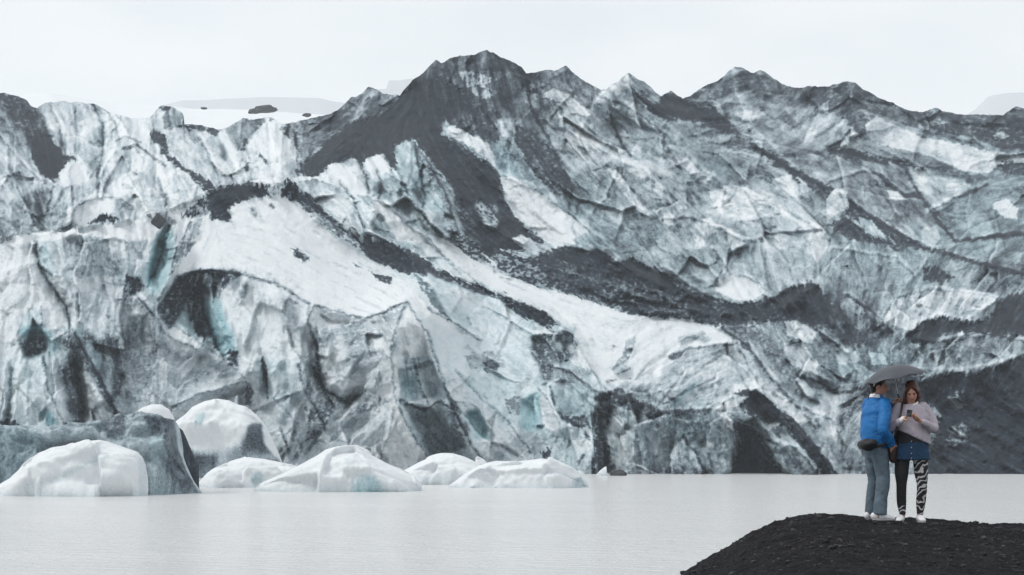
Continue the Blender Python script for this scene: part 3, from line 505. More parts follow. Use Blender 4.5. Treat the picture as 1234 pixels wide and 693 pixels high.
def make_ice(name, scale=1.0, bump=.35):
    m, t, b = new_mat(name)
    co = nd(t, 'ShaderNodeTexCoord').outputs['Object']
    d = nd(t, 'ShaderNodeAttribute', attribute_name='dirt_shade').outputs['Fac']; bl = nd(t, 'ShaderNodeAttribute', attribute_name='blue').outputs['Fac']
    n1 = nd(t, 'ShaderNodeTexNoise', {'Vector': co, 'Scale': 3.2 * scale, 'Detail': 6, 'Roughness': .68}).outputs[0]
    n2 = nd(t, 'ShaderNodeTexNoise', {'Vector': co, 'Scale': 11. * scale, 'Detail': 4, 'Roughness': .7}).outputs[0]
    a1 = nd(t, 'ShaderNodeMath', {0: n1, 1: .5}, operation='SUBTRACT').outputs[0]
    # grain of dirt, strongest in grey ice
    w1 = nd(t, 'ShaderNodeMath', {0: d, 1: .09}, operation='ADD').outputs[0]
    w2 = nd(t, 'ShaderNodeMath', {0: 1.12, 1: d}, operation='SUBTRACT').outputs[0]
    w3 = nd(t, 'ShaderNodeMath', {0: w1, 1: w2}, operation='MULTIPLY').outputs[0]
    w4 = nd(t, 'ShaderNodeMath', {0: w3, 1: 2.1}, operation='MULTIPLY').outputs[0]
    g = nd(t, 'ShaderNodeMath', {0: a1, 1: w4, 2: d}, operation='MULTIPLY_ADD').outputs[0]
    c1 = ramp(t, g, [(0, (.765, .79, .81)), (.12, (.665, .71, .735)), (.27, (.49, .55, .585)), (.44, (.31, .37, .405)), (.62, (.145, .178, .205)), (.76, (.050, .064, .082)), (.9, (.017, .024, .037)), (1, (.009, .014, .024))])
    c2 = ramp(t, g, [(0, (.60, .76, .80)), (.3, (.27, .45, .50)), (.55, (.10, .22, .265)), (.8, (.035, .06, .07)), (1, (.02, .023, .03))])
    mix = nd(t, 'ShaderNodeMix', {0: bl, 6: c1, 7: c2}, data_type='RGBA').outputs[2]
    t.links.new(mix, b.inputs['Base Color'])
    ro = nd(t, 'ShaderNodeMapRange', {0: bl, 1: 0., 2: 1., 3: .72, 4: .4}).outputs[0]
    t.links.new(ro, b.inputs['Roughness']); b.inputs['Specular IOR Level'].default_value = .14
    h = nd(t, 'ShaderNodeMath', {0: n1, 1: 1.6, 2: n2}, operation='MULTIPLY_ADD').outputs[0]
    bp = nd(t, 'ShaderNodeBump', {'Height': h, 'Strength': bump, 'Distance': .35}).outputs[0]
    t.links.new(bp, b.inputs['Normal'])
    return m
M_ICE = make_ice('glacier_ice')

# ------------------------------------------------------------------ glacier sheets, each a real surface with its own distance
def interp_line(s, u):
    p = np.array(P(s)); return np.interp(u, p[:, 0], p[:, 1])
SKY1 = "-70,122 0,112 10,113 22,116 33,121 37,128 45,130 54,124 70,122 90,123 112,125 118,127 133,136 150,140 165,143 180,142 188,133 195,127 203,128 210,129 221,137 222,150 240,150 262,156 270,155 280,150 293,142 305,144 320,142 326,140 335,146 345,151 370,160 420,170"
SKY2 = "320,160 345,149 365,145 385,140 400,137 410,130 420,121 423,117 430,116 436,113 444,104 452,107 462,113 470,114 482,114 490,105 497,97 510,88 520,77 525,72 532,76 545,69 560,67 572,66 580,62 587,60 595,64 605,70 615,73 628,80 634,88 641,88 648,87 658,84 668,85 676,82 682,79 690,87 700,95 712,102 724,108 730,108 738,101 745,99 750,92 757,88 765,93 775,98 782,103 790,112 797,116 803,112 808,109 815,114 823,119 832,115 842,108 852,102 862,99 872,92 880,84 886,80 895,82 905,87 909,88 916,84 922,87 935,96 948,104 962,106 975,104 990,104 1000,104 1010,101 1020,97 1030,100 1045,110 1060,118 1075,124 1090,131 1103,135 1115,134 1126,130 1135,133 1150,137 1160,138 1185,138 1208,139 1218,132 1224,128 1240,132 1304,126"
SKY3 = "-70,297 0,287 25,281 50,279 78,280 85,277 90,272 98,274 108,269 116,264 125,257 133,259 142,263 160,260 182,257 200,253 212,248 222,243 235,235 248,229 262,229 275,222 290,221 300,220 305,219 315,222 325,221 335,220 346,213 355,222 370,235 385,250 400,262 415,270 430,278 440,287 450,285 470,294 485,300 500,305 520,315 540,325 552,337 570,343 590,352 610,359 640,372 655,375 665,384 675,392 685,398 692,405 697,419 705,428 712,445 718,455 725,466 735,476 742,500 748,540 752,574"

def sheet(name, sky_s, bottom, u0, u1, step, dfn, jag, back=14., clampf=None, relief=1.0, seed=0):
    u = np.arange(u0, u1, step); vt = interp_line(sky_s, u)
    vt = vt + jag * (fbm(u / 9, u * 0 + seed, 4, 300 + seed, .6) * 2.2)
    vb = bottom(u) if callable(bottom) else np.full(u.shape, float(bottom))
    nr = int(np.max(vb - vt) / step) + 2
    t = np.linspace(0, 1, nr)[:, None]
    V = vb[None] + (np.minimum(vt, vb - 2) - vb)[None] * t; Ug = np.broadcast_to(u[None], V.shape).copy()
    Vs = V if clampf is None else np.minimum(V, clampf(u)[None])
    D = dfn(Ug, V)
    rel = samp(RELIEF, Ug, Vs) * relief
    near = smst(0, 3, (V - vt[None]))                          # the crest itself keeps its line
    D = D - rel
    x = (Ug - CX) * D / FPX; y = D; z = HC - (V - HY) * D / FPX
    pts = np.stack([x, y, z], -1)
    # the far side falls away behind the crest
    top = pts[-1]; rows = []
    for k in range(1, 9):
        r = top.copy(); dd = back * (k / 8.) ** 1.3
        r[:, 1] += dd; r[:, 2] -= dd * .75 + .12 * k * fbm(top[:, 0] * .4, np.full(len(top), k * .5), 3, 400 + seed); r[:, 0] *= (r[:, 1] / top[:, 1])
        rows.append(r)
    pts = np.concatenate([pts, np.array(rows)], 0)
    di = samp(DIRT_SHADE, Ug, Vs); bl = samp(BLUE, Ug, Vs)
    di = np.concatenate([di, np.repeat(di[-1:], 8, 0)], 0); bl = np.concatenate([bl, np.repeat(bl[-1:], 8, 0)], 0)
    me = grid_mesh(name, pts, {'dirt_shade': di, 'blue': bl})
    o = link(name, me, M_ICE); return o

def base_depth(v):     # depth at which a point of the water sheet shows at row v
    return HC * FPX / (v - HY)
# front sheet
d3 = tps([(-60,575),(0,575),(100,575),(200,574),(300,573),(400,572),(500,572),(600,572),(700,572),(750,572),
          (-60,300),(0,292),(60,282),(140,268),(200,258),(250,232),(300,221),(346,215),(400,263),(450,288),(520,316),(600,356),(670,390),(700,425),(730,480),
          (0,400),(100,400),(200,400),(290,335),(370,368),(300,450),(490,366),(480,470),(560,400),(620,420),(640,500),(430,385),(400,320),(300,275),(480,340),(60,480),(170,470),(560,500)],
         [229,229,229,230,231,231,230,231,232,232,
          246,247,248,250,254,262,266,268,266,266,264,262,257,251,241,
          236,237,241,245,242,237,240,235,249,249,239,241,257,257,258,232,234,236])
def vb3(u): return np.full(u.shape, 580.)
s3 = sheet('glacier', SKY3, vb3, -70, 752, 1.15, d3, .8, 12, None, 1.5, 1)
tag(s3, 'low blue-white glacier front with dirty cliffs and a smooth snow plateau', None, None, 'structure')
# main mountain and right side
d2 = tps([(330,330),(450,350),(600,420),(700,520),(760,575),(850,574),(950,574),(1050,573),(1150,572),(1300,571),
          (330,160),(400,137),(482,114),(524,72),(587,60),(634,88),(682,79),(727,108),(757,88),(823,119),(886,80),(948,104),(1020,97),(1103,135),(1200,139),(1300,126),
          (400,215),(500,200),(500,280),(600,215),(600,300),(700,250),(740,316),(700,380),(800,200),(800,300),(900,360),(900,260),(1000,240),(1000,340),(1100,200),(1100,300),(1200,220),(1200,320),(1200,370),(1100,400),(1000,420),(880,410),(760,450),(900,472),(735,476),(1100,450),(1234,430),(1000,500),(980,530),(860,500),(1180,500)],
         [272,270,262,245,231,230,229,229,228,228,
          330,340,345,350,352,352,356,352,352,362,392,396,398,400,405,408,
          292,300,283,310,288,310,285,272,330,300,277,315,335,288,372,310,372,303,282,266,262,266,252,244,240,252,254,243,236,237,240])
def vb2(u): return np.where(u < 700, np.interp(u, [320, 345, 400, 450, 520, 600, 670, 700], [250, 250, 300, 320, 350, 395, 430, 470]), np.interp(u, [700, 735, 750], [470, 560, 580]))
s2 = sheet('glacier', SKY2, vb2, 322, 1304, 1.2, d2, 1.7, 30, None, 1.75, 2)
tag(s2, 'tall ash-streaked glacier mountain with jagged dark summits', None, None, 'structure')
# seracs behind on the left
d1 = tps([(-60,320),(100,310),(200,300),(300,280),(400,260),(-60,122),(0,112),(60,124),(120,128),(200,128),(260,156),(326,142),(400,168),(80,200),(150,250),(20,250),(250,220),(330,200)],
         [280,281,281,282,283,345,345,350,352,345,335,335,325,310,290,288,298,304])
def vb1(u): return interp_line(SKY3, u) + 26
s1 = sheet('glacier', SKY1, vb1, -70, 420, 1.25, d1, 1.6, 25, lambda u: interp_line(SKY3, u) - 1, 1.6, 3)
tag(s1, 'broken seracs behind the snow plateau on the left', None, None, 'structure')

# ---- snow field behind the seracs
def plain_sheet(name, pts_sky, vb, u0, u1, step, dn, df, mat, kind_label, dirt_shade=.03, rough=1., seed=5):
    u = np.arange(u0, u1, step); vt = interp_line(pts_sky, u) + .4 * fbm(u / 12, u * 0, 3, seed)
    nr = 40; t = np.linspace(0, 1, nr)[:, None]
    D = dn + (df - dn) * t + 0 * u[None]
    V = vb + (vt[None] - vb) * (1 - (1 - t) ** 1.3)
    D = D + rough * fbm(u[None] / 40 + 0 * t, t * 9, 4, seed + 2) * (df - dn) * .05
    x = (u[None] - CX) * D / FPX; z = HC - (V - HY) * D / FPX
    pts = np.stack([x, D, z], -1)
    bk = pts[-1:].copy(); bk[..., 1] += (df - dn) * .3; bk[..., 2] -= (df - dn) * .25; pts = np.concatenate([pts, bk], 0)
    dd = np.full(pts.shape[:2], dirt_shade); o = link(name, grid_mesh(name, pts, {'dirt_shade': dd, 'blue': dd * 0}), mat)
    return tag(o, kind_label, None, None, 'structure')
SNOWSKY = "-70,112 30,113 60,112 90,117 115,121 140,125 200,127 230,131 300,132 340,135 400,139 440,141"
plain_sheet('snow_field', SNOWSKY, 185, -70, 440, 3, 420, 900, M_ICE, 'smooth snow field beyond the seracs', .02, 1, 5)

# ---- far hills in the haze
mh, t, b = new_mat('hazed_snowy_hill')
co = nd(t, 'ShaderNodeTexCoord').outputs['Object']
hn = nd(t, 'ShaderNodeTexNoise', {'Vector': co, 'Scale': .012, 'Detail': 6}).outputs[0]
b.inputs['Base Color'].default_value = (.50, .525, .55, 1); b.inputs['Roughness'].default_value = .9  # pale as snow, and paler to paint in some of the mist
def far_hill(sky_s, D, dz, label, seed):
    p = np.array(P(sky_s)); u = np.arange(p[0, 0], p[-1, 0], 1.5); vt = interp_line(sky_s, u) + .5 * fbm(u / 7, u * 0, 4, seed)
    nr = 30; t_ = np.linspace(0, 1, nr)[:, None]
    Dg = D + dz * t_ + 0 * u[None]; Dg = Dg + dz * .05 * fbm(u[None] / 60 + 0 * t_, t_ * 3, 3, seed + 4)
    V = 250 + (vt[None] - 250) * t_
    x = (u[None] - CX) * Dg / FPX; z = HC - (V - HY) * Dg / FPX
    pts = np.stack([x, Dg, z], -1); bk = pts[-1:].copy(); bk[..., 1] += dz; bk[..., 2] *= .6; pts = np.concatenate([pts, bk], 0)
    return tag(link('hills', grid_mesh('hills', pts), mh), label, None, None, 'structure')
far_hill("170,135 200,126 220,121 243,121 256,120 300,118 312,117 384,118 400,122 416,124 440,130", 1950, 350, 'long low hill fading into the mist', 11)
far_hill("440,130 452,108 466,107 468,97 480,97 492,95 520,96 560,120", 1800, 250, 'pale hilltop behind the main summit', 12)
far_hill("1130,150 1165,138 1175,132 1190,117 1196,115 1215,112 1250,111 1310,108", 1900, 300, 'pale flat-topped hill in the mist on the right', 13)

# ------------------------------------------------------------------ lake
mw, t, b = new_mat('silty_water')
co = nd(t, 'ShaderNodeTexCoord').outputs['Object']
mpn = nd(t, 'ShaderNodeMapping', {'Vector': co, 'Scale': (1, 1.6, 1)}).outputs[0]
w1 = nd(t, 'ShaderNodeTexNoise', {'Vector': mpn, 'Scale': .9, 'Detail': 6, 'Roughness': .62}).outputs[0]
w2 = nd(t, 'ShaderNodeTexNoise', {'Vector': mpn, 'Scale': 5.5, 'Detail': 3, 'Roughness': .6}).outputs[0]
w3 = nd(t, 'ShaderNodeTexNoise', {'Vector': nd(t, 'ShaderNodeMapping', {'Vector': co, 'Scale': (.03, .12, 1)}).outputs[0], 'Scale': 1., 'Detail': 4, 'Roughness': .6}).outputs[0]
t.links.new(ramp(t, w3, [(.3, (.72, .728, .735)), (.7, (.78, .787, .793))]), b.inputs['Base Color'])
b.inputs['Roughness'].default_value = .16; b.inputs['Specular IOR Level'].default_value = .5
hh = nd(t, 'ShaderNodeMath', {0: w2, 1: .35, 2: w1}, operation='MULTIPLY_ADD').outputs[0]
t.links.new(nd(t, 'ShaderNodeBump', {'Height': hh, 'Strength': 1., 'Distance': .42}).outputs[0], b.inputs['Normal'])
xs = np.concatenate([-np.geomspace(690, 30, 12), np.linspace(-20, 120, 15), np.geomspace(150, 690, 10)]); ys = np.concatenate([[-55, -20], np.linspace(5, 300, 30), np.geomspace(400, 2590, 12)])
X, Y = np.meshgrid(xs, ys)
tag(link('water', grid_mesh('water', np.stack([X, Y, X * 0], -1)), mw), 'pale grey silty lake below the glacier', None, None, 'structure')

# ------------------------------------------------------------------ icebergs and rocks
M_BERG = make_ice('berg_ice', 1.6, .3)
def iceberg(sil, vbase, wd, label, patches=(), dirt_shade=.03, blue=.05, power=.55, rough=.25, lean=0., seed=0, group='icebergs floating along the foot of the glacier', top=1.):
    D0 = base_depth(vbase) + wd * .8
    p = np.array(P(sil)); nu = max(60, int((p[-1, 0] - p[0, 0]) / .9)); u = np.linspace(p[0, 0], p[-1, 0], nu)
    vt = np.interp(u, p[:, 0], p[:, 1]); vt = blur(np.repeat(vt[None], 3, 0), 2)[1]
    H = HC - (vt - HY) * D0 / FPX; X = (u - CX) * D0 / FPX; H = np.maximum(H, .05)
    tt = np.linspace(-1, 1, nu); e_ = np.clip(np.minimum(X - X[0], X[-1] - X) / (wd * .8), 0, 1); W = wd * np.clip(np.sqrt(1 - (1 - e_) ** 2), .05, 1) * (.45 + .55 * np.sqrt(H / H.max()))
    th = np.linspace(-.25, np.pi + .25, 90)[:, None]
    c, s_ = np.cos(th), np.sin(th)
    cc = np.sign(c) * np.abs(c) ** .8
    Y = D0 - W[None] * cc + lean * H[None] * s_
    Z = np.where(s_ > 0, H[None] * np.abs(s_) ** power, -1.2 * np.abs(s_) * 3)
    Xg = X[None] + 0 * th
    sc_ = (np.abs(cc) ** .6) * np.clip(H / H.max() * 1.5, .15, 1)[None]
    a = Xg / 2.4; bq = Y / 2.4 + Z / 2.
    n = 1.5 * rough * (2. * fbm(a * .7 + seed, bq * .7, 4, seed * 7) + (1.5 if dirt_shade < .3 else 1.4) * blur(tilt(a * .75 + seed, bq * .9, seed * 5 + 3, 1.), 3) + (.55 if dirt_shade < .3 else 1.) * ridged(a * .8, bq * .8, 3, seed + 40))
    Y = Y - n * wd * .6 * sc_; Z = Z + (n - n.mean()) * sc_ * np.minimum(H[None] * .4, .9) * (s_ > 0)
    pts = np.stack([Xg, Y, Z], -1)
    uu = CX + FPX * Xg / Y; vv = HY + FPX * (HC - Z) / Y
    di = np.full(uu.shape, dirt_shade) + .05 * np.clip(fbm(a * 3, bq * 3, 4, seed + 60), 0, 1) * 2; bl = np.full(uu.shape, blue)
    for q, d, b_, soft in patches:
        m = inside(P(q), uu + 3 * fbm(uu / 6, vv / 6, 3, 51), vv + 3 * fbm(uu / 6, vv / 6, 3, 52)).astype(float)
        if soft: m = blur(m, soft)
        di = di * (1 - m) + d * m; bl = bl * (1 - m) + b_ * m
    if dirt_shade > .3: di = di + .4 * fbm(uu / 14, vv / 16, 5, seed + 70, .65) + .16 * ridged(uu / 16, vv / 24, 3, seed + 71) - .1
    wet = smst(.35, .05, Z); di = di + .1 * wet * (di < .4); bl = bl + .2 * wet
    o = link('iceberg', grid_mesh('iceberg', pts, {'dirt_shade': np.clip(di, 0, 1), 'blue': np.clip(bl, 0, 1)}), M_BERG)
    return tag(o, label, 'iceberg', group)

iceberg("-40,560 -20,520 0,515 30,513 60,513 100,512 120,507 145,500 152,504 172,499 186,502 200,505 210,505 213,515 215,540 222,560 232,580 243,594", 595.5, 4.0,
    'long dirty grey ice slab with a ragged top behind the white dome at left',
    [("-40,520 10,512 40,520 80,530 40,560 0,580 -40,590", .5, .3, 6), ("120,505 150,498 152,525 128,530", .62, .05, 3), ("172,500 186,502 210,505 214,540 224,566 243,596 210,596 196,560 186,530", .68, .05, 3), ("178,528 196,526 200,548 184,556", .3, .4, 6), ("60,540 110,520 160,530 180,560 180,600 60,600", .42, .1, 6), ("196,574 206,576 204,590 194,590", .2, 0, 2), ("213,506 215,506 218,540 228,566 244,594 240,594 225,568 215,540", .3, .1, 1)],
    .40, .12, .34, .35, 0, 3)
iceberg("-14,592 0,584 14,576 30,562 50,545 62,540 80,537 105,531 120,530 132,533 150,540 165,546 171,552 175,560 178,578 179,597", 598, 2.6,
    'large smooth white ice dome at the left edge, in front of the dirty slab',
    [("20,586 60,575 100,558 130,548 134,551 104,563 70,580 30,594", .2, .15, 3), ("166,550 178,560 174,598 168,598", .12, .25, 2)], .02, .04, .5, .22, 0, 4)
iceberg("204,522 211,508 222,500 232,490 248,483 262,480 276,482 286,487 297,490 304,498 315,507 322,517 330,534 338,552 343,566", 576, 3.4,
    'tall white ice block with a dark dirty brow on its right shoulder',
    [("298,514 304,510 316,510 318,535 330,548 300,552 262,560 250,556 270,548 292,534", .72, .05, 6), ("212,548 228,545 250,552 268,556 330,550 340,556 340,580 206,580", .55, .05, 8), ("228,545 262,550 256,574 226,572", .88, 0, 2), ("236,500 248,496 244,512 234,514", .2, .5, 2)], .02, .04, .5, .2, 0, 5)
iceberg("158,502 162,498 172,492 184,488 194,489 204,495 210,504 212,512", 582, 1.6, 'small white ice lump peeping over the ragged end of the grey slab', [], .03, .03, .5, .2, 0, 6)
iceberg("211,560 212,520 214,514 220,518 226,532 234,550 240,562", 590, 1.2, 'narrow black ash-covered ice stump between grey slab and white block', [], .85, 0, .5, .4, 0, 16)
iceberg("234,588 244,578 252,570 262,564 278,556 300,551 318,553 334,556 352,560 366,566 384,576 392,586", 587.5, 2.6,
    'low flat white ice floe in front of the block with the dark brow', [("302,572 316,568 316,582 304,584", .3, .4, 3)], .02, .05, .6, .22, 0, 7)
iceberg("306,590 313,583 330,575 350,566 365,558 380,550 393,541 405,538 415,537 430,538 442,546 455,554 470,561 486,567 500,574 508,584", 592.5, 3.0,
    'humped white iceberg with a turquoise hollow at its waterline',
    [("424,580 440,572 452,574 462,586 470,596 424,596", .22, .8, 6), ("416,552 428,552 428,562 418,562", .15, .1, 4)], .02, .05, .6, .22, 0, 8)
iceberg("462,580 476,572 490,565 505,557 520,550 532,547 546,547 560,551 575,558 586,566 598,578", 584, 2.8,
    'smooth white berg between the humped one and the long low one', [("480,576 520,574 548,566 556,568 530,580", .15, .1, 3)], .02, .04, .6, .2, 0, 9)
iceberg("572,566 573,553 576,551 584,555 592,562 596,570", 577, .9, 'little white ice fin standing behind the berg gap', [], .04, .05, .6, .2, 0, 10)
iceberg("540,586 548,580 560,571 575,562 590,558 606,557 625,556 640,554 652,552 662,553 676,558 690,564 699,570 706,578 709,586", 588, 3.0,
    'long low rounded white iceberg, rightmost of the row',
    [("640,578 656,572 652,586 640,588", .12, .1, 3), ("690,578 700,574 706,586 690,587", .3, .15, 3)], .02, .04, .6, .24, 0, 11)
iceberg("718,573 722,568 728,563 731,562 729,567 733,571", 573.5, .35, 'tiny white ice chip beside the small dark rock', [], .06, .05, .6, .2, 0, 12)

mr, t, b = new_mat('dark_rock')
co = nd(t, 'ShaderNodeTexCoord').outputs['Object']
rn = nd(t, 'ShaderNodeTexNoise', {'Vector': co, 'Scale': 3, 'Detail': 6, 'Roughness': .7}).outputs[0]
t.links.new(ramp(t, rn, [(.3, (.018, .02, .024)), (.7, (.06, .064, .072))]), b.inputs['Base Color']); b.inputs['Roughness'].default_value = .8
t.links.new(nd(t, 'ShaderNodeBump', {'Height': rn, 'Strength': .6, 'Distance': .1}).outputs[0], b.inputs['Normal'])
def rock(name, loc, size, label, cat, rot=0, seed=1, sharp=.35, group=None, sq=.8):
    bm = bmesh.new(); bmesh.ops.create_icosphere(bm, subdivisions=4, radius=1)
    for v in bm.verts:
        p = v.co.copy(); q = p + Vector((seed * 3.1, seed * 1.7, 0))
        k = 1 + sharp * mnoise.noise(q * 1.1) + .5 * sharp * mnoise.noise(q * 2.6) + .2 * sharp * mnoise.noise(q * 6)
        p = Vector([math.copysign(abs(c) ** sq, c) for c in p])
        v.co = Vector((p.x * k * size[0], p.y * k * size[1], p.z * k * size[2]))
    me = bpy.data.meshes.new(name); bm.to_mesh(me); bm.free()
    for f in me.polygons: f.use_smooth = False
    o = link(name, me, mr); o.location = loc; o.rotation_euler = (0, rot, seed)
    return tag(o, label, cat, group)
rock('rock', unproj(745, 571.3, 219), (.85, .7, .34), 'small dark rock awash at the foot of the cliff', 'rock', 0, 2)
rock('boulder', unproj(191, 266.5, 249), (.60, .5, .62), 'black angular boulder perched above the turquoise ice cleft', 'boulder', R(38), 0, .16, None, .32)
rock('rock_outcrop', unproj(317, 132, 560), (3.3, 2, .8), 'long dark rock outcrop on the distant snow field', 'rock outcrop', R(8), 4, .4)
rock('rock_outcrop', unproj(370, 138.6, 520), (1.1, 1, .35), 'short dark rock poking from snow right of the long outcrop', 'rock outcrop', 0, 5, .4)
rock('rock_outcrop', unproj(246, 130.6, 600), (.7, 1, .25), 'tiny dark rock on the snow field skyline left of the long outcrop', 'rock outcrop', 0, 6, .4)

# ------------------------------------------------------------------ black gravel mound in the foreground
mm, t, b = new_mat('black_volcanic_gravel')
co = nd(t, 'ShaderNodeTexCoord').outputs['Object']
g1 = nd(t, 'ShaderNodeTexNoise', {'Vector': co, 'Scale': 2.2, 'Detail': 8, 'Roughness': .68}).outputs[0]
g2 = nd(t, 'ShaderNodeTexNoise', {'Vector': co, 'Scale': 34, 'Detail': 4, 'Roughness': .75}).outputs[0]
gv = nd(t, 'ShaderNodeTexVoronoi', {'Vector': co, 'Scale': 26.}, feature='F1')
c1 = ramp(t, nd(t, 'ShaderNodeMath', {0: g1, 1: .55, 2: nd(t, 'ShaderNodeMath', {0: g2, 1: .45}, operation='MULTIPLY').outputs[0]}, operation='MULTIPLY_ADD').outputs[0],
    [(.38, (.005, .005, .007)), (.5, (.013, .0125, .0165)), (.64, (.042, .040, .048))])
sel = nd(t, 'ShaderNodeMath', {0: nd(t, 'ShaderNodeSeparateColor', {0: gv.outputs['Color']}).outputs[0], 1: .955}, operation='GREATER_THAN').outputs[0]
nr_ = nd(t, 'ShaderNodeMath', {0: gv.outputs['Distance'], 1: .25}, operation='LESS_THAN').outputs[0]
peb = nd(t, 'ShaderNodeMath', {0: sel, 1: nr_}, operation='MULTIPLY').outputs[0]
t.links.new(nd(t, 'ShaderNodeMix', {0: peb, 6: c1, 7: (.12, .12, .125, 1)}, data_type='RGBA').outputs[2], b.inputs['Base Color'])
b.inputs['Roughness'].default_value = .85; b.inputs['Specular IOR Level'].default_value = .12
t.links.new(nd(t, 'ShaderNodeBump', {'Height': nd(t, 'ShaderNodeMath', {0: g1, 1: g2}, operation='ADD').outputs[0], 'Strength': 1., 'Distance': .09}).outputs[0], b.inputs['Normal'])
CREST = "300,1100 500,960 640,850 760,745 820,695 850,675 880,660 900,646 930,632 955,625 975,621.5 1000,621.5 1040,624.5 1060,625 1090,626 1120,627.5 1150,630 1180,633.5 1234,633 1320,636 1500,640 2500,650"
YC = 28.75
_cp = np.array(P(CREST)); _cx = (_cp[:, 0] - CX) * YC / FPX; _cz = HC - (_cp[:, 1] - HY) * YC / FPX
def mound_z(x, y, detail=True):
    x = np.asarray(x, float); y = np.asarray(y, float)
    xe = x + np.clip(YC - y, 0, 60) * .12
    z = np.interp(xe, _cx, _cz)
    z = z - .018 * np.clip(YC - .25 - y, 0, 60) - .62 * np.clip(y - YC, 0, 60) ** 1.25
    z = z + (.045 * fbm(x * .8, y * .8, 3, 801) + .05 * fbm(x * 2.2, y * 2.2, 4, 802, .6)) * smst(0., .8, np.abs(y - YC) + .25)
    if detail: z = z + .04 * fbm(x * 9, y * 9, 4, 803, .7) + .035 * ridged(x * 3.3, y * 3.3, 4, 804) * smst(0, .5, np.abs(y - 28.2))
    return np.maximum(z, -1.5)
xs = np.concatenate([np.linspace(-9, .6, 30), np.arange(.7, 8.2, .028), np.linspace(8.5, 60, 30)])
ys = np.concatenate([np.linspace(-15, 17, 40), np.arange(17.2, 29.6, .035), np.linspace(29.8, 36, 20)])
X, Y = np.meshgrid(xs, ys)
tag(link('ground', grid_mesh('ground', np.stack([X, Y, mound_z(X, Y)], -1)), mm), 'black gravel mound the couple stand on', None, None, 'structure')

# loose stones lying on the mound
rg_ = random.Random(5); V_, F_ = [], []
tb = bmesh.new(); bmesh.ops.create_icosphere(tb, subdivisions=1, radius=1); tv = [v.co.copy() for v in tb.verts]; tf = [[v.index for v in f.verts] for f in tb.faces]; tb.free()
NS = 5200
sxs = np.array([rg_.uniform(1.6, 7.6) for _ in range(NS)]); sys_ = np.array([rg_.uniform(20.5, 28.9) for _ in range(NS)]); szs = mound_z(sxs, sys_)
for x_, y_, z_ in zip(sxs, sys_, szs):
    r_ = .006 + .020 * rg_.random() ** 5 + (.03 if rg_.random() < .006 else 0); k = len(V_); e_ = (rg_.uniform(.8, 1.5), rg_.uniform(.8, 1.3), rg_.uniform(.5, .9)); a_ = rg_.uniform(0, 6.3)
    for c in tv:
        q = c * (1 + rg_.uniform(-.18, .18)); px_, py_ = q.x * e_[0], q.y * e_[1]
        V_.append((x_ + r_ * (px_ * math.cos(a_) - py_ * math.sin(a_)), y_ + r_ * (px_ * math.sin(a_) + py_ * math.cos(a_)), z_ + r_ * (q.z * e_[2] + .2)))
    F_ += [[i + k for i in f] for f in tf]
me = bpy.data.meshes.new('gravel'); me.from_pydata(V_, [], F_)
mg, t, b = new_mat('loose_stone'); co = nd(t, 'ShaderNodeTexCoord').outputs['Object']
t.links.new(ramp(t, nd(t, 'ShaderNodeTexNoise', {'Vector': co, 'Scale': 9.}).outputs[0], [(.35, (.010, .010, .013)), (.55, (.028, .027, .032)), (.72, (.09, .088, .092))]), b.inputs['Base Color']); b.inputs['Roughness'].default_value = .75; b.inputs['Specular IOR Level'].default_value = .2
tag(link('gravel', me, mg), 'loose stones scattered over the black mound', None, None, 'stuff')

# ------------------------------------------------------------------ people
def simple_mat(name, col, rough=.8, var=.25, scale=30., bump=.15, spec=.3, extra=None):
    m, t, b = new_mat(name); co = nd(t, 'ShaderNodeTexCoord').outputs['Object']
    n = nd(t, 'ShaderNodeTexNoise', {'Vector': co, 'Scale': scale, 'Detail': 4, 'Roughness': .65}).outputs[0]
    c = ramp(t, n, [(.3, tuple(x * (1 - var) for x in col)), (.7, tuple(min(1, x * (1 + var)) for x in col))])
    t.links.new(c, b.inputs['Base Color']); b.inputs['Roughness'].default_value = rough; b.inputs['Specular IOR Level'].default_value = spec
    if bump: t.links.new(nd(t, 'ShaderNodeBump', {'Height': n, 'Strength': bump, 'Distance': .01}).outputs[0], b.inputs['Normal'])
    return m
M_SKIN = simple_mat('skin', (.50, .27, .20), .55, .08, 14, 0)
M_SKIN2 = simple_mat('tanned_skin', (.40, .21, .15), .55, .08, 14, 0)
M_LIP = simple_mat('lips', (.38, .10, .09), .5, .05, 14, 0)
M_BLACKHAIR = simple_mat('black_hair', (.012, .010, .010), .45, .4, 60, .5)
M_BROWNHAIR = simple_mat('brown_hair', (.075, .032, .022), .45, .45, 60, .5)
M_BLUE = simple_mat('blue_shell_fabric', (.008, .13, .37), .55, .14, 7, .2)
M_NAVY_SHADED = simple_mat('navy_shaded_fabric', (.012, .02, .055), .7, .2, 12, .2)  # jacket front only: its shade is mixed into this navy
M_LILAC = simple_mat('lilac_grey_knit', (.45, .41, .47), .9, .12, 40, .4)
M_WHITECLOTH = simple_mat('white_cloth', (.75, .75, .76), .85, .05, 20, .1)
M_BLACKTOP = simple_mat('black_cotton', (.018, .018, .022), .85, .25, 20, .2)
M_SHOE = simple_mat('white_trainer', (.72, .73, .76), .6, .08, 20, .1)
M_SOLE = simple_mat('grey_sole', (.35, .35, .36), .7, .1, 20, .1)
M_BAG = simple_mat('black_nylon', (.014, .014, .017), .6, .3, 30, .2)
M_BROWNBAG = simple_mat('dark_brown_leather', (.03, .018, .016), .5, .3, 20, .2)
M_PHONE = simple_mat('black_glass', (.02, .02, .022), .2, .1, 10, 0)
M_EYE = simple_mat('dark_eye', (.02, .014, .012), .3, .1, 10, 0)
M_STEEL = simple_mat('pale_metal', (.55, .56, .58), .35, .05, 10, 0)
M_PLASTIC = simple_mat('black_plastic', (.02, .02, .022), .4, .1, 10, 0)
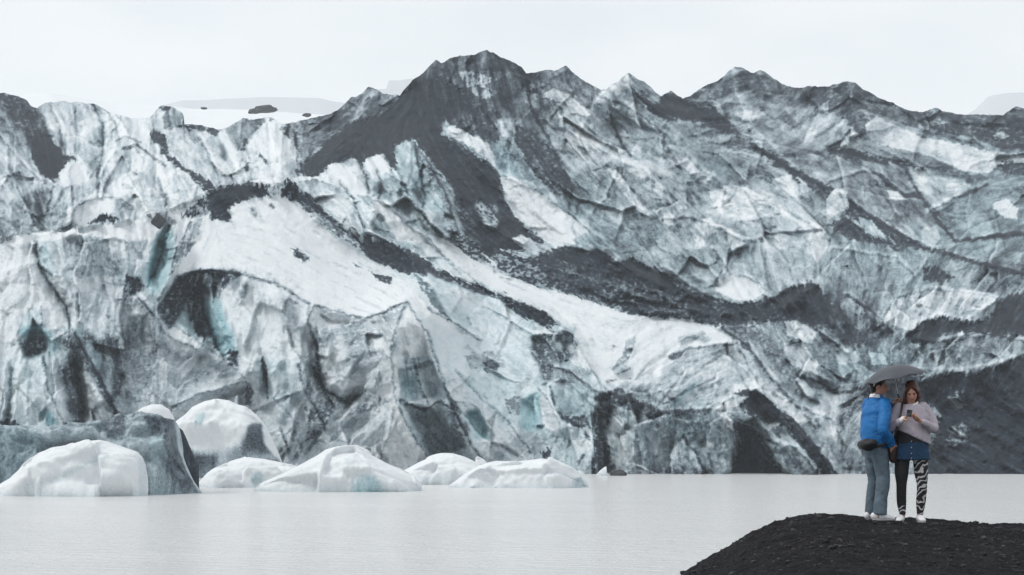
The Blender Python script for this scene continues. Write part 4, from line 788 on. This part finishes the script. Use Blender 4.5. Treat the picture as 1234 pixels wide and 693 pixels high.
def denim(name, col):
    m, t, b = new_mat(name); co = nd(t, 'ShaderNodeTexCoord').outputs['Object']
    n = nd(t, 'ShaderNodeTexNoise', {'Vector': co, 'Scale': 7., 'Detail': 6, 'Roughness': .65, 'Distortion': .6}).outputs[0]
    t.links.new(ramp(t, n, [(.3, tuple(x * .62 for x in col)), (.52, col), (.72, tuple(x * 1.45 for x in col))]), b.inputs['Base Color']); b.inputs['Roughness'].default_value = .9
    t.links.new(nd(t, 'ShaderNodeBump', {'Height': n, 'Strength': .3, 'Distance': .02}).outputs[0], b.inputs['Normal'])
    return m
M_JEANS = denim('faded_blue_denim', (.095, .135, .17)); M_SKIRT = denim('dark_blue_denim', (.010, .042, .095))
# black leggings with white zebra slashes: the whole of her left leg, only the ankle of her right
m, t, b = new_mat('zebra_leggings'); M_ZEBRA = m
co = nd(t, 'ShaderNodeTexCoord').outputs['Object']
wv_ = nd(t, 'ShaderNodeTexWave', {'Vector': nd(t, 'ShaderNodeMapping', {'Vector': co, 'Rotation': (0, R(35), R(20))}).outputs[0], 'Scale': 5.2, 'Distortion': 9., 'Detail': 2., 'Detail Scale': 1.6}, bands_direction='Z').outputs['Fac']
stripe = ramp(t, wv_, [(.70, (0, 0, 0)), (.80, (1, 1, 1))])
sp = nd(t, 'ShaderNodeSeparateXYZ', {0: co})
left = nd(t, 'ShaderNodeMath', {0: sp.outputs[0], 1: .02}, operation='GREATER_THAN').outputs[0]
low = nd(t, 'ShaderNodeMath', {0: sp.outputs[2], 1: .20}, operation='LESS_THAN').outputs[0]
msk = nd(t, 'ShaderNodeMath', {0: left, 1: low}, operation='MAXIMUM').outputs[0]
f_ = nd(t, 'ShaderNodeMath', {0: stripe, 1: msk}, operation='MULTIPLY').outputs[0]
t.links.new(nd(t, 'ShaderNodeMix', {0: f_, 6: (.010, .010, .012, 1), 7: (.5, .5, .52, 1)}, data_type='RGBA').outputs[2], b.inputs['Base Color']); b.inputs['Roughness'].default_value = .8

class Blob:
    """closed overlapping lofts and ellipsoids, fused afterwards into one continuous skin"""
    def __init__(s): s.bm = bmesh.new()
    def tube(s, pts, rad, lat=(1, 0, 0), n=20, caps=True):
        pts = [Vector(p) for p in pts]; lat = Vector(lat); rad = [(r, r) if not isinstance(r, tuple) else r for r in rad]
        # resample smoothly (Catmull-Rom)
        P_, R_ = [], []
        m = len(pts)
        for i in range(m - 1):
            p0 = pts[max(i - 1, 0)]; p1 = pts[i]; p2 = pts[i + 1]; p3 = pts[min(i + 2, m - 1)]
            k = 6
            for j in range(k):
                t = j / k; t2 = t * t; t3 = t2 * t
                P_.append(.5 * ((2 * p1) + (p2 - p0) * t + (2 * p0 - 5 * p1 + 4 * p2 - p3) * t2 + (3 * p1 - p0 - 3 * p2 + p3) * t3))
                e = t * t * (3 - 2 * t); R_.append(tuple(rad[i][q] * (1 - e) + rad[i + 1][q] * e for q in (0, 1)))
        P_.append(pts[-1]); R_.append(rad[-1])
        T = [(P_[min(i + 1, len(P_) - 1)] - P_[max(i - 1, 0)]).normalized() for i in range(len(P_))]
        rings = []
        def ring(c, t, r):
            a = (lat - t * lat.dot(t))
            if a.length < 1e-3: a = t.orthogonal()
            a.normalize(); b_ = t.cross(a).normalized()
            return [s.bm.verts.new(c + a * r[0] * math.cos(2 * math.pi * k / n) + b_ * r[1] * math.sin(2 * math.pi * k / n)) for k in range(n)]
        if caps:
            for ang in (80, 55, 30):
                q = math.sin(R(ang)); c_ = math.cos(R(ang)); rr = min(R_[0]); rings.append(ring(P_[0] - T[0] * rr * q, T[0], (R_[0][0] * c_, R_[0][1] * c_)))
        for c, t, r in zip(P_, T, R_): rings.append(ring(c, t, r))
        if caps:
            for ang in (30, 55, 80):
                q = math.sin(R(ang)); c_ = math.cos(R(ang)); rr = min(R_[-1]); rings.append(ring(P_[-1] + T[-1] * rr * q, T[-1], (R_[-1][0] * c_, R_[-1][1] * c_)))
        for a, b_ in zip(rings, rings[1:]):
            for k in range(n): s.bm.faces.new((a[k], a[(k + 1) % n], b_[(k + 1) % n], b_[k]))
        s.bm.faces.new(rings[0][::-1]); s.bm.faces.new(rings[-1]); return s
    def ell(s, c, r, rot=None):
        M = Matrix.Translation(c) @ (rot.to_4x4() if rot else Matrix()) @ Matrix.Diagonal((*r, 1))
        bmesh.ops.create_uvsphere(s.bm, u_segments=24, v_segments=16, radius=1, matrix=M); return s
    def box(s, c, r, rot=None):
        M = Matrix.Translation(c) @ (rot.to_4x4() if rot else Matrix()) @ Matrix.Diagonal((*[2 * q for q in r], 1))
        bmesh.ops.create_cube(s.bm, size=1, matrix=M); return s
    def build(s, name, mat, parent, voxel=.008, smooth=3, wrinkle=None, label=None):
        bmesh.ops.recalc_face_normals(s.bm, faces=s.bm.faces)
        me = bpy.data.meshes.new(name); s.bm.to_mesh(me); s.bm.free()
        tmp = bpy.data.objects.new(name, me); COL.objects.link(tmp)
        if voxel:
            r_ = tmp.modifiers.new('r', 'REMESH'); r_.mode = 'VOXEL'; r_.voxel_size = voxel
            if smooth: q = tmp.modifiers.new('s', 'SMOOTH'); q.factor = .5; q.iterations = smooth
        dg = bpy.context.evaluated_depsgraph_get(); me2 = bpy.data.meshes.new_from_object(tmp.evaluated_get(dg))
        bpy.data.objects.remove(tmp); me2.name = name
        if wrinkle:
            nv = len(me2.vertices); co_ = np.empty(nv * 3, np.float32); me2.vertices.foreach_get('co', co_); co_ = co_.reshape(-1, 3)
            no = np.empty(nv * 3, np.float32); me2.vertex_normals.foreach_get('vector', no); no = no.reshape(-1, 3)
            amp, fx, fz, sd = wrinkle
            d = amp * (ridged((co_[:, 0] + co_[:, 1] * .8) * fx, co_[:, 2] * fz + co_[:, 1] * 3, 3, sd) - .3 + .8 * fbm(co_[:, 0] * fx * .5 + 3, co_[:, 2] * fz * .5 + co_[:, 1] * 5, 2, sd + 3))
            co_ += no * d[:, None]; me2.vertices.foreach_set('co', co_.reshape(-1)); me2.update()
        for f in me2.polygons: f.use_smooth = True
        o = link(name, me2, mat, parent)
        if label: o['label'] = label
        return o

def hand(B, wrist, d, nrm_, curl=35, thumb_side=1, size=1., spread=6):
    """palm with four unequal bent fingers and a thumb; d = wrist->knuckles, nrm_ = the way the palm faces"""
    d = Vector(d).normalized(); n = Vector(nrm_); n = (n - d * n.dot(d)).normalized(); s = d.cross(n) * thumb_side; w_ = Vector(wrist)
    B.tube([w_ - d * .03, w_ + d * .01, w_ + d * .05 * size, w_ + d * .082 * size], [(.026, .019), (.028, .017), (.038 * size, .014), (.038 * size, .012)], lat=s, n=16)
    for i, (off, ln) in enumerate([(.030, .068), (.010, .076), (-.010, .071), (-.029, .056)]):
        p = w_ + d * (.08 * size) + s * off * size; a = R(curl * .6); r = .0088 * size if i < 3 else .0078 * size
        dirv = (d + s * (off * spread * .05 * 10)).normalized(); pts = [p - d * .02, p]
        for k, fr in enumerate((.45, .3, .25)):
            q = math.cos(a); pts.append(pts[-1] + (dirv * q + n * math.sin(a)) * ln * fr * size); a += R(curl)
        B.tube(pts, [r, r, r * .97, r * .92, r * .8], lat=s, n=12)
    p = w_ + d * .018 * size + s * .022 * size
    B.tube([p, p + (d * .5 + s * .7 + n * .3).normalized() * .038 * size, p + (d * .8 + s * .8 + n * .6).normalized() * .062 * size, p + (d * 1.1 + s * .55 + n * .95).normalized() * .085 * size], [.014 * size, .012 * size, .010 * size, .008 * size], n=12)

def head(B, c, fwd, up, w=.072, jaw=1.):
    """skull, jaw, nose, brow, cheeks, chin and ears round centre c"""
    f = Vector(fwd).normalized(); u = Vector(up); u = (u - f * u.dot(f)).normalized(); l = u.cross(f)
    rot = Matrix((l, f, u)).transposed(); c = Vector(c)
    def at(x, y, z): return c + l * x + f * y + u * z
    B.ell(at(0, -.012, .028), (w + .003, .094, .088), rot); B.ell(at(0, .020, -.028), (w * .86, .070, .082), rot)
    B.ell(at(0, .052, -.082), (.026 * jaw, .026, .022), rot); B.ell(at(0, .028, -.06), (.052 * jaw, .046, .036), rot)
    B.ell(at(0, .078, .018), (.046, .012, .012), rot)
    B.tube([at(0, .082, .012), at(0, .096, -.010), at(0, .106, -.024), at(0, .092, -.034)], [.008, .010, .0135, .009], lat=l, n=12)
    for s_ in (1, -1):
        B.ell(at(s_ * .036, .062, -.022), (.020, .018, .020), rot); B.ell(at(s_ * (w + .002), -.004, -.006), (.008, .018, .030), rot)
    B.ell(at(0, .084, -.050), (.020, .009, .006), rot); B.ell(at(0, .082, -.058), (.018, .009, .006), rot)
    return at, rot

def face_details(root, at, rot, lipmat=M_LIP, hair=None):
    for s_ in (1, -1):
        b_ = Blob(); b_.ell(at(s_ * .030, .078, -.002), (.012, .007, .0055), rot); b_.build('eye', M_EYE, root, 0)
        b_ = Blob(); b_.tube([at(s_ * .014, .088, .014), at(s_ * .030, .086, .019), at(s_ * .046, .076, .013)], [.003, .0038, .002], n=8); b_.build('eyebrow', hair, root, 0)
    b_ = Blob(); b_.ell(at(0, .0905, -.0535), (.021, .006, .0065), rot); b_.build('lips', lipmat, root, 0)

def root_at(name, u, v, D, label):
    x, y, z = unproj(u, v, D); z = float(mound_z(x, y, False)) + .0
    o = bpy.data.objects.new(name, None); COL.objects.link(o); o.location = (x, y, z); o.empty_display_size = .3
    return tag(o, label, 'person')

# ---------------- the man: turned towards her, back half to the viewer
DM = 28.25
man = root_at('person', 1056, 628, DM, 'man with short black hair in a bright blue jacket and jeans, facing the woman')
FA = R(28); F = Vector((math.cos(FA), math.sin(FA), 0)); LF = Vector((-math.sin(FA), math.cos(FA), 0))
def ML(f, l, z): return F * f + LF * l + Vector((0, 0, z))
HANDM = Vector((.262, -.015, 1.425))       # where the raised hand grips the umbrella
B = Blob()
B.tube([ML(0, 0, .86), ML(-.005, 0, .98), ML(-.01, 0, 1.12), ML(0, 0, 1.26), ML(0, 0, 1.34)], [(.165, .115), (.15, .105), (.16, .11), (.17, .11), (.12, .07)], lat=LF, n=28)
B.tube([ML(0, 0, 1.34), ML(.010, 0, 1.44), ML(.03, 0, 1.50)], [.066, .056, .054], n=18)
atm, rotm = head(B, ML(.028, -.012, 1.568), Vector((1, -.10, -.06)), Vector((0, 0, 1)), .074, 1.1)
legs_m = [([ML(0, -.085, .88), ML(.02, -.10, .48), ML(-.03, -.11, .10)], [(.085, .09), (.055, .058), (.040, .042)]), ([ML(0, .085, .88), ML(.05, .10, .48), ML(.02, .12, .10)], [(.085, .09), (.055, .058), (.040, .042)])]
for p_, r_ in legs_m: B.tube(p_, r_, lat=LF)
for l_, ft in ((-.11, -.03), (.12, .02)): B.tube([ML(ft - .03, l_, .06), ML(ft + .06, l_ * 1.05, .045), ML(ft + .14, l_ * 1.1, .035)], [(.035, .04), (.04, .03), (.036, .02)], lat=LF)
ER, WR = ML(-.10, -.275, 1.08), ML(.045, -.235, .885)
B.tube([ML(0, -.17, 1.36), ML(-.04, -.225, 1.25), ER, ML(-.03, -.26, .98), WR], [.055, .050, .042, .036, .028])
hand(B, WR, ML(.35, .12, -.75), ML(.3, .8, .1), 38, 1, .95)
EL, WL = ML(.17, .27, 1.17), HANDM + Vector((-.045, .045, -.065))
B.tube([ML(0, .17, 1.36), ML(.07, .24, 1.26), EL, (EL + WL) / 2, WL], [.055, .050, .042, .036, .028])
hand(B, WL, Vector((.25, -.35, .55)), Vector((.6, -.5, -.1)), 62, -1, .95)
B.build('body', M_SKIN2, man, .0052, 2)
face_details(man, atm, rotm, hair=M_BLACKHAIR)
# hair
B = Blob(); B.ell(atm(0, -.020, .042), (.082, .093, .086), rotm); B.ell(atm(0, -.058, .0), (.070, .050, .070), rotm); B.ell(atm(0, .030, .088), (.062, .056, .034), rotm)
for s_ in (1, -1): B.ell(atm(s_ * .070, -.006, .030), (.012, .040, .038), rotm)
B.ell(atm(0, -.060, -.045), (.052, .036, .034), rotm)
B.build('hair', M_BLACKHAIR, man, .007, 2, (.004, 34, 40, 5))
# jacket
B = Blob()
B.tube([ML(-.005, 0, .89), ML(-.015, 0, .97), ML(-.02, 0, 1.10), ML(-.01, 0, 1.25), ML(0, 0, 1.36), ML(.005, 0, 1.42)], [(.190, .140), (.198, .152), (.190, .152), (.188, .142), (.155, .108), (.082, .075)], lat=LF, n=32)
B.tube([ML(0, -.16, 1.365), ML(-.05, -.235, 1.25), ER + ML(-.01, -.01, 0), ML(-.03, -.265, .98), WR + ML(-.01, 0, .012)], [.070, .070, .062, .055, .044])
B.tube([ML(0, .16, 1.365), ML(.07, .24, 1.26), EL, (EL + WL) / 2, WL * .9 + EL * .1], [.070, .068, .058, .050, .040])
B.tube([ML(-.005, 0, 1.40), ML(.01, 0, 1.455)], [(.082, .080), (.074, .072)], lat=LF, caps=False)
jk = B.build('jacket', M_BLUE, man, .0085, 2, (.013, 9, 13, 21))
B = Blob(); B.tube([ML(-.012, 0, 1.43), ML(-.006, 0, 1.475)], [(.078, .076), (.070, .066)], lat=LF, caps=False); B.ell(ML(-.05, -.03, 1.465), (.03, .035, .022))
B.build('collar', M_WHITECLOTH, man, .007, 2)
B = Blob(); B.tube([ML(.128, .03, .90), ML(.150, .03, 1.05), ML(.145, .02, 1.22), ML(.11, .01, 1.36)], [(.085, .028), (.09, .03), (.085, .03), (.05, .025)], lat=LF)
B.build('jacket_front', M_NAVY_SHADED, man, .009, 2, (.005, 9, 12, 3), 'navy front panel of the jacket with its shade painted in')
# jeans
B = Blob(); B.tube([ML(0, 0, .80), ML(0, 0, .95)], [(.175, .125), (.165, .12)], lat=LF, n=28)
B.tube([ML(-.005, -.085, .86), ML(.0, -.095, .68), ML(.02, -.105, .48), ML(-.01, -.11, .28), ML(-.03, -.11, .075)], [(.096, .104), (.088, .095), (.074, .080), (.070, .078), (.074, .084)], lat=LF, caps=False)
B.tube([ML(.0, .085, .86), ML(.02, .095, .68), ML(.045, .10, .48), ML(.03, .115, .28), ML(.02, .12, .075)], [(.096, .102), (.086, .092), (.070, .078), (.068, .075), (.072, .080)], lat=LF, caps=False)
B.build('jeans', M_JEANS, man, .0085, 2, (.008, 8, 14, 9))
for l_, ft, yaw in ((-.11, -.035, -.35), (.12, .02, .1)):
    c_ = ML(ft, l_, 0); fd = (F * math.cos(yaw) + LF * math.sin(yaw)).normalized(); sd_ = Vector((-fd.y, fd.x, 0))
    B = Blob(); B.tube([c_ - fd * .07 + Vector((0, 0, .055)), c_ + Vector((0, 0, .062)), c_ + fd * .08 + Vector((0, 0, .045)), c_ + fd * .165 + Vector((0, 0, .034))], [(.038, .045), (.043, .05), (.046, .036), (.038, .022)], lat=sd_)
    sh = B.build('shoe', M_SHOE, man, .006, 2)
    B = Blob(); B.tube([c_ - fd * .075 + Vector((0, 0, .010)), c_ + fd * .03 + Vector((0, 0, .010)), c_ + fd * .17 + Vector((0, 0, .012))], [(.040, .013), (.042, .013), (.042, .012)], lat=sd_); B.build('sole', M_SOLE, sh, .005, 1)
# the bag on his hip is its own thing
bag = bpy.data.objects.new('waist_bag', None); COL.objects.link(bag); bag.location = man.location
tag(bag, "black waist bag slung behind the hip of the man in blue", 'bag')
B = Blob(); cb = ML(-.205, -.11, .90); B.tube([cb + ML(-.015, -.13, .01), cb + ML(-.03, -.04, -.015), cb + ML(-.02, .08, -.01)], [(.045, .055), (.072, .085), (.05, .06)], lat=(0, 0, 1)); B.build('pouch', M_BAG, bag, .008, 3, (.005, 10, 12, 31))
B = Blob(); pts_ = [ML(-.16 * math.cos(a) - .02, -.235 * math.sin(a), .90 - .05 * math.cos(a)) for a in np.linspace(-1.2, 2.6, 9)]
B.tube(pts_, [(.020, .004)] * 9, lat=(0, 0, 1)); B.build('strap', M_BAG, bag, 0)

# ---------------- umbrella
umb = bpy.data.objects.new('umbrella', None); COL.objects.link(umb)
hw = man.location + HANDM; umb.location = hw
topw = Vector(unproj(1077.5, 441, DM - .03)); ax = (topw - hw).normalized(); ax = (ax + Vector((-.05, .05, 0))).normalized()
umb.rotation_euler = ax.to_track_quat('Z', 'Y').to_euler(); tag(umb, 'grey umbrella held up above the couple', 'umbrella')
LU = (topw - hw).length
B = Blob(); B.tube([(0, 0, -.02), (0, 0, LU * .5), (0, 0, LU + .05)], [.0055, .005, .0045], n=10); B.build('shaft', M_STEEL, umb, 0)
B = Blob(); B.tube([(0, 0, -.10), (0, 0, -.04), (0, 0, .045)], [.013, .015, .012], n=14); B.build('handle', M_PLASTIC, umb, 0)
RU, HU = .385, .175
mu, t, b = new_mat('grey_umbrella_nylon'); b.inputs['Roughness'].default_value = .45
co = nd(t, 'ShaderNodeTexCoord').outputs['Object']; n_ = nd(t, 'ShaderNodeTexNoise', {'Vector': co, 'Scale': 6, 'Detail': 3}).outputs[0]
t.links.new(ramp(t, n_, [(.3, (.075, .085, .105)), (.7, (.11, .12, .145))]), b.inputs['Base Color'])
tr = nd(t, 'ShaderNodeBsdfTranslucent', {'Color': (.14, .155, .19, 1)}); mxs = nd(t, 'ShaderNodeMixShader', {0: .3, 1: b.outputs[0], 2: tr.outputs[0]}); t.links.new(mxs.outputs[0], [n for n in t.nodes if n.type == 'OUTPUT_MATERIAL'][0].inputs[0])
def canopy_z(r, phi):
    k = abs(math.sin(phi * 4)); return HU * (1 - (r / RU) ** 2.1) + LU - HU + .012 - .0 + .02 * k * (r / RU) ** 2
NA, NR = 64, 14; vs, fs = [(0, 0, canopy_z(0, 0))], []
for j in range(1, NR + 1):
    for i in range(NA):
        ph = 2 * math.pi * i / NA; k = abs(math.sin(ph * 4)); rr = RU * j / NR * (1 - .055 * k * (j / NR) ** 2)
        vs.append((rr * math.cos(ph), rr * math.sin(ph), canopy_z(rr, ph) - .012 * k * (j / NR)))
for i in range(NA): fs.append((0, 1 + i, 1 + (i + 1) % NA))
for j in range(1, NR):
    for i in range(NA): a = 1 + (j - 1) * NA; fs.append((a + i, a + NA + i, a + NA + (i + 1) % NA, a + (i + 1) % NA))
me = bpy.data.meshes.new('canopy'); me.from_pydata(vs, [], fs)
for f in me.polygons: f.use_smooth = True
o = link('canopy', me, mu, umb); sm_ = o.modifiers.new('t', 'SOLIDIFY'); sm_.thickness = .0015
for i in range(8):
    ph = 2 * math.pi * i / 8; B = Blob()
    B.tube([(r * math.cos(ph), r * math.sin(ph), canopy_z(r, 0) - .006) for r in (.01, RU * .35, RU * .7, RU * 1.0)] + [((RU + .018) * math.cos(ph), (RU + .018) * math.sin(ph), canopy_z(RU, 0) - .014)], [.0026] * 5, n=8)
    rb = B.build('rib', M_STEEL, umb, 0)
    B = Blob(); B.tube([(0.008 * math.cos(ph), .008 * math.sin(ph), LU - HU - .03), (RU * .5 * math.cos(ph), RU * .5 * math.sin(ph), canopy_z(RU * .5, 0) - .008)], [.002, .002], n=6); B.build('stretcher', M_STEEL, rb, 0)
B = Blob(); B.tube([(0, 0, LU), (0, 0, LU + .035)], [.008, .005], n=10); B.build('ferrule', M_PLASTIC, umb, 0)

# ---------------- the woman: facing the viewer, head bent over her phone
DW = 28.2
wom = root_at('person', 1097, 629.5, DW, 'woman with long brown hair in a lilac-grey poncho sweater, looking down at her phone')
V3 = lambda x, y, z: Vector((x, y, z))
B = Blob()
B.tube([V3(.01, 0, .84), V3(.01, 0, .96), V3(.01, .0, 1.10), V3(.015, .0, 1.24), V3(.015, .01, 1.32)], [(.165, .11), (.135, .095), (.13, .10), (.145, .095), (.10, .06)], n=28)
B.tube([V3(.015, .015, 1.34), V3(.01, .0, 1.42), V3(.0, -.02, 1.47)], [.054, .047, .048], n=18)
fw = V3(-.14, -1, -.42)
atw, rotw = head(B, V3(.008, -.045, 1.525), fw, V3(-.08, 0, 1), .068, .92)
LG = [([V3(-.085, 0, .86), V3(-.10, .0, .62), V3(-.105, -.01, .42), V3(-.10, .02, .26), V3(-.09, .01, .09)], [(.095, .10), (.082, .088), (.058, .062), (.056, .062), (.036, .040)]),
      ([V3(.105, 0, .86), V3(.125, .0, .62), V3(.135, -.01, .42), V3(.128, .02, .26), V3(.115, .01, .09)], [(.095, .10), (.082, .088), (.058, .062), (.056, .062), (.036, .040)])]
for p_, r_ in LG: B.tube(p_, [(a * .93, c * .93) for a, c in r_])
SH = [(-.105, V3(-.35, -.94, 0)), (.115, V3(.08, -1, 0))]
for x_, fd in SH: c_ = V3(x_, .02, 0); B.tube([c_ + V3(0, 0, .06), c_ + fd * .07 + V3(0, 0, .04), c_ + fd * .14 + V3(0, 0, .03)], [(.033, .036), (.036, .026), (.03, .018)], lat=(1, 0, 0))
PH = V3(-.062, -.305, 1.275)
EWR, WWR = V3(-.225, -.06, 1.115), V3(-.125, -.245, 1.205)
EWL, WWL = V3(.262, -.06, 1.105), V3(.075, -.235, 1.185)
B.tube([V3(-.135, .01, 1.335), V3(-.185, 0, 1.24), EWR, (EWR + WWR) / 2, WWR], [.048, .044, .038, .033, .025])
B.tube([V3(.165, .01, 1.335), V3(.225, 0, 1.24), EWL, (EWL + WWL) / 2, WWL], [.048, .044, .038, .033, .025])
hand(B, WWR, V3(.55, -.5, .55), V3(.65, -.1, -.45), 42, -1, .9)
hand(B, WWL, V3(-.80, -.42, .52), V3(-.35, -.05, .6), 40, 1, .9)
B.build('body', M_SKIN, wom, .0052, 2)
face_details(wom, atw, rotw, hair=M_BROWNHAIR)
B = Blob()
B.ell(atw(0, -.022, .040), (.081, .098, .092), rotw); B.ell(atw(0, -.06, -.03), (.070, .05, .09), rotw)
for s_ in (1, -1):
    B.tube([atw(s_ * .006, .050, .088), atw(s_ * .034, .062, .066), atw(s_ * .062, .042, .025), atw(s_ * .072, .014, -.03), atw(s_ * .070, -.014, -.085), V3(.008 + s_ * .062, -.02, 1.40)], [.012, .019, .018, .017, .018, .014])
    B.tube([atw(s_ * .05, -.05, .02), atw(s_ * .068, -.06, -.06), V3(.01 + s_ * .07, .04, 1.38), V3(.01 + s_ * .07, .075, 1.30)], [.038, .036, .034, .02])
B.build('hair', M_BROWNHAIR, wom, .0065, 2, (.0035, 40, 16, 8))
# leggings, skirt, top, sweater
B = Blob()
for p_, r_ in LG: B.tube(p_[:-1] + [p_[-1] + V3(0, 0, .02)], [(a * 1.02, c * 1.02) for a, c in r_[:-1]] + [(.039, .043)], caps=True)
B.tube([V3(.01, 0, .84), V3(.01, 0, .94)], [(.165, .112), (.15, .105)], n=28); B.build('leggings', M_ZEBRA, wom, .008, 2)
B = Blob(); B.tube([V3(.012, 0, .735), V3(.012, 0, .80), V3(.012, 0, .88), V3(.012, 0, 1.0)], [(.222, .150), (.216, .148), (.200, .142), (.165, .122)], n=36, caps=False)
sk = B.build('skirt', M_SKIRT, wom, .0085, 2, (.006, 14, 5, 13))
for z_ in (.95, .88, .81, .755):
    B = Blob(); B.ell(V3(-.012, -.150, z_), (.006, .004, .006)); B.build('button', M_STEEL, sk, 0)
B = Blob(); B.tube([V3(.01, 0, .93), V3(.01, 0, 1.05), V3(.01, 0, 1.2)], [(.185, .135), (.17, .128), (.17, .125)], n=32); B.build('undershirt', M_BLACKTOP, wom, .009, 2, (.005, 9, 12, 15))
B = Blob()
# rings of the sweater lean so that the hem runs down to her left
bm_ = B.bm; rings = []
for tq, cx_, rx_, ry_, z0, slope in ((0, .030, .205, .145, 1.000, .46), (.2, .028, .203, .146, 1.06, .38), (.45, .024, .198, .145, 1.14, .22), (.7, .020, .195, .142, 1.25, .1), (.88, .017, .172, .115, 1.335, .03), (1., .014, .10, .08, 1.385, 0)):
    rings.append([bm_.verts.new((cx_ + rx_ * math.cos(2 * math.pi * k / 36), ry_ * math.sin(2 * math.pi * k / 36), z0 - slope * rx_ * math.cos(2 * math.pi * k / 36))) for k in range(36)])
for a, c in zip(rings, rings[1:]):
    for k in range(36): bm_.faces.new((a[k], a[(k + 1) % 36], c[(k + 1) % 36], c[k]))
bm_.faces.new(rings[0][::-1]); bm_.faces.new(rings[-1])
B.tube([V3(-.12, .01, 1.345), V3(-.185, 0, 1.25), EWR + V3(0, 0, 0), (EWR + WWR) / 2, WWR + V3(-.012, .02, -.01)], [.064, .062, .056, .046, .034])
B.tube([V3(.15, .01, 1.345), V3(.225, 0, 1.25), EWL + V3(0, 0, 0), (EWL + WWL) / 2, WWL + V3(.025, .02, -.01)], [.064, .060, .054, .044, .034])
B.build('sweater', M_LILAC, wom, .0085, 3, (.009, 10, 9, 17))
B = Blob(); B.tube([WWR + V3(-.012, .018, -.012), WWR + V3(.0, -.004, .004)], [(.036, .036), (.034, .034)]); B.build('cuff', M_WHITECLOTH, wom, .006, 1)
B = Blob(); B.tube([V3(.075, -.045, 1.40), V3(.055, -.075, 1.385), V3(.02, -.092, 1.375)], [.014, .014, .012]); B.build('collar', M_WHITECLOTH, wom, .006, 1)
for x_, fd in SH:
    c_ = V3(x_, .02, 0); sd_ = Vector((-fd.y, fd.x, 0))
    B = Blob(); B.tube([c_ - fd * .05 + V3(0, 0, .05), c_ + fd * .01 + V3(0, 0, .058), c_ + fd * .08 + V3(0, 0, .042), c_ + fd * .15 + V3(0, 0, .032)], [(.036, .042), (.040, .046), (.043, .032), (.036, .020)], lat=sd_)
    sh = B.build('shoe', M_SHOE, wom, .006, 2)
    B = Blob(); B.tube([c_ - fd * .055 + V3(0, 0, .010), c_ + fd * .04 + V3(0, 0, .010), c_ + fd * .155 + V3(0, 0, .012)], [(.037, .012), (.040, .012), (.038, .011)], lat=sd_); B.build('sole', M_SOLE, sh, .005, 1)
# phone and shoulder bag: things of their own
ph = bpy.data.objects.new('phone', None); COL.objects.link(ph); ph.location = wom.location + PH; ph.rotation_euler = (R(-48), R(8), R(-12)); tag(ph, 'dark smartphone held in both hands by the woman', 'phone')
B = Blob(); B.box((0, 0, 0), (.031, .0045, .058)); bmesh.ops.bevel(B.bm, geom=B.bm.edges[:], offset=.003, segments=2, affect='EDGES'); B.build('case', M_PLASTIC, ph, 0)
B = Blob(); B.box((0, .0052, 0), (.028, .0006, .054)); B.build('screen', M_PHONE, ph, 0)
sb = bpy.data.objects.new('shoulder_bag', None); COL.objects.link(sb); sb.location = wom.location; tag(sb, "dark brown shoulder bag hanging between the man and the woman", 'bag')
B = Blob(); B.tube([V3(-.205, -.03, .74), V3(-.212, -.04, .84), V3(-.20, -.04, .93)], [(.045, .085), (.052, .095), (.035, .08)]); B.build('pouch', M_BROWNBAG, sb, .008, 3, (.004, 10, 8, 5))
B = Blob(); B.tube([V3(-.205, -.07, .92), V3(-.195, -.160, 1.05), V3(-.165, -.185, 1.18), V3(-.125, -.135, 1.32), V3(-.10, -.05, 1.405), V3(-.10, .04, 1.39), V3(-.13, .13, 1.28), V3(-.18, .17, 1.1), V3(-.215, .03, .93)], [(.014, .004)] * 9, lat=(1, 0, 0)); B.build('strap', M_BROWNBAG, sb, 0)

# ------------------------------------------------------------------ the mist in the air
m = bpy.data.materials.new('mist'); m.use_nodes = True; t = m.node_tree; t.nodes.clear()
o_ = t.nodes.new('ShaderNodeOutputMaterial'); v_ = t.nodes.new('ShaderNodeVolumePrincipled'); t.links.new(v_.outputs[0], o_.inputs['Volume'])
v_.inputs['Density'].default_value = .00023; v_.inputs['Color'].default_value = (.88, .95, 1, 1); v_.inputs['Anisotropy'].default_value = .2
bm = bmesh.new(); bmesh.ops.create_cube(bm, size=1)
lo = Vector((-700, -60, -8)); hi = Vector((700, 2600, 330))
for v in bm.verts: v.co = Vector([lo[i] if v.co[i] < 0 else hi[i] for i in range(3)])
me = bpy.data.meshes.new('haze'); bm.to_mesh(me); bm.free()
tag(link('haze', me, m), 'thin grey mist between the lake and the far hills', None, None, 'stuff')
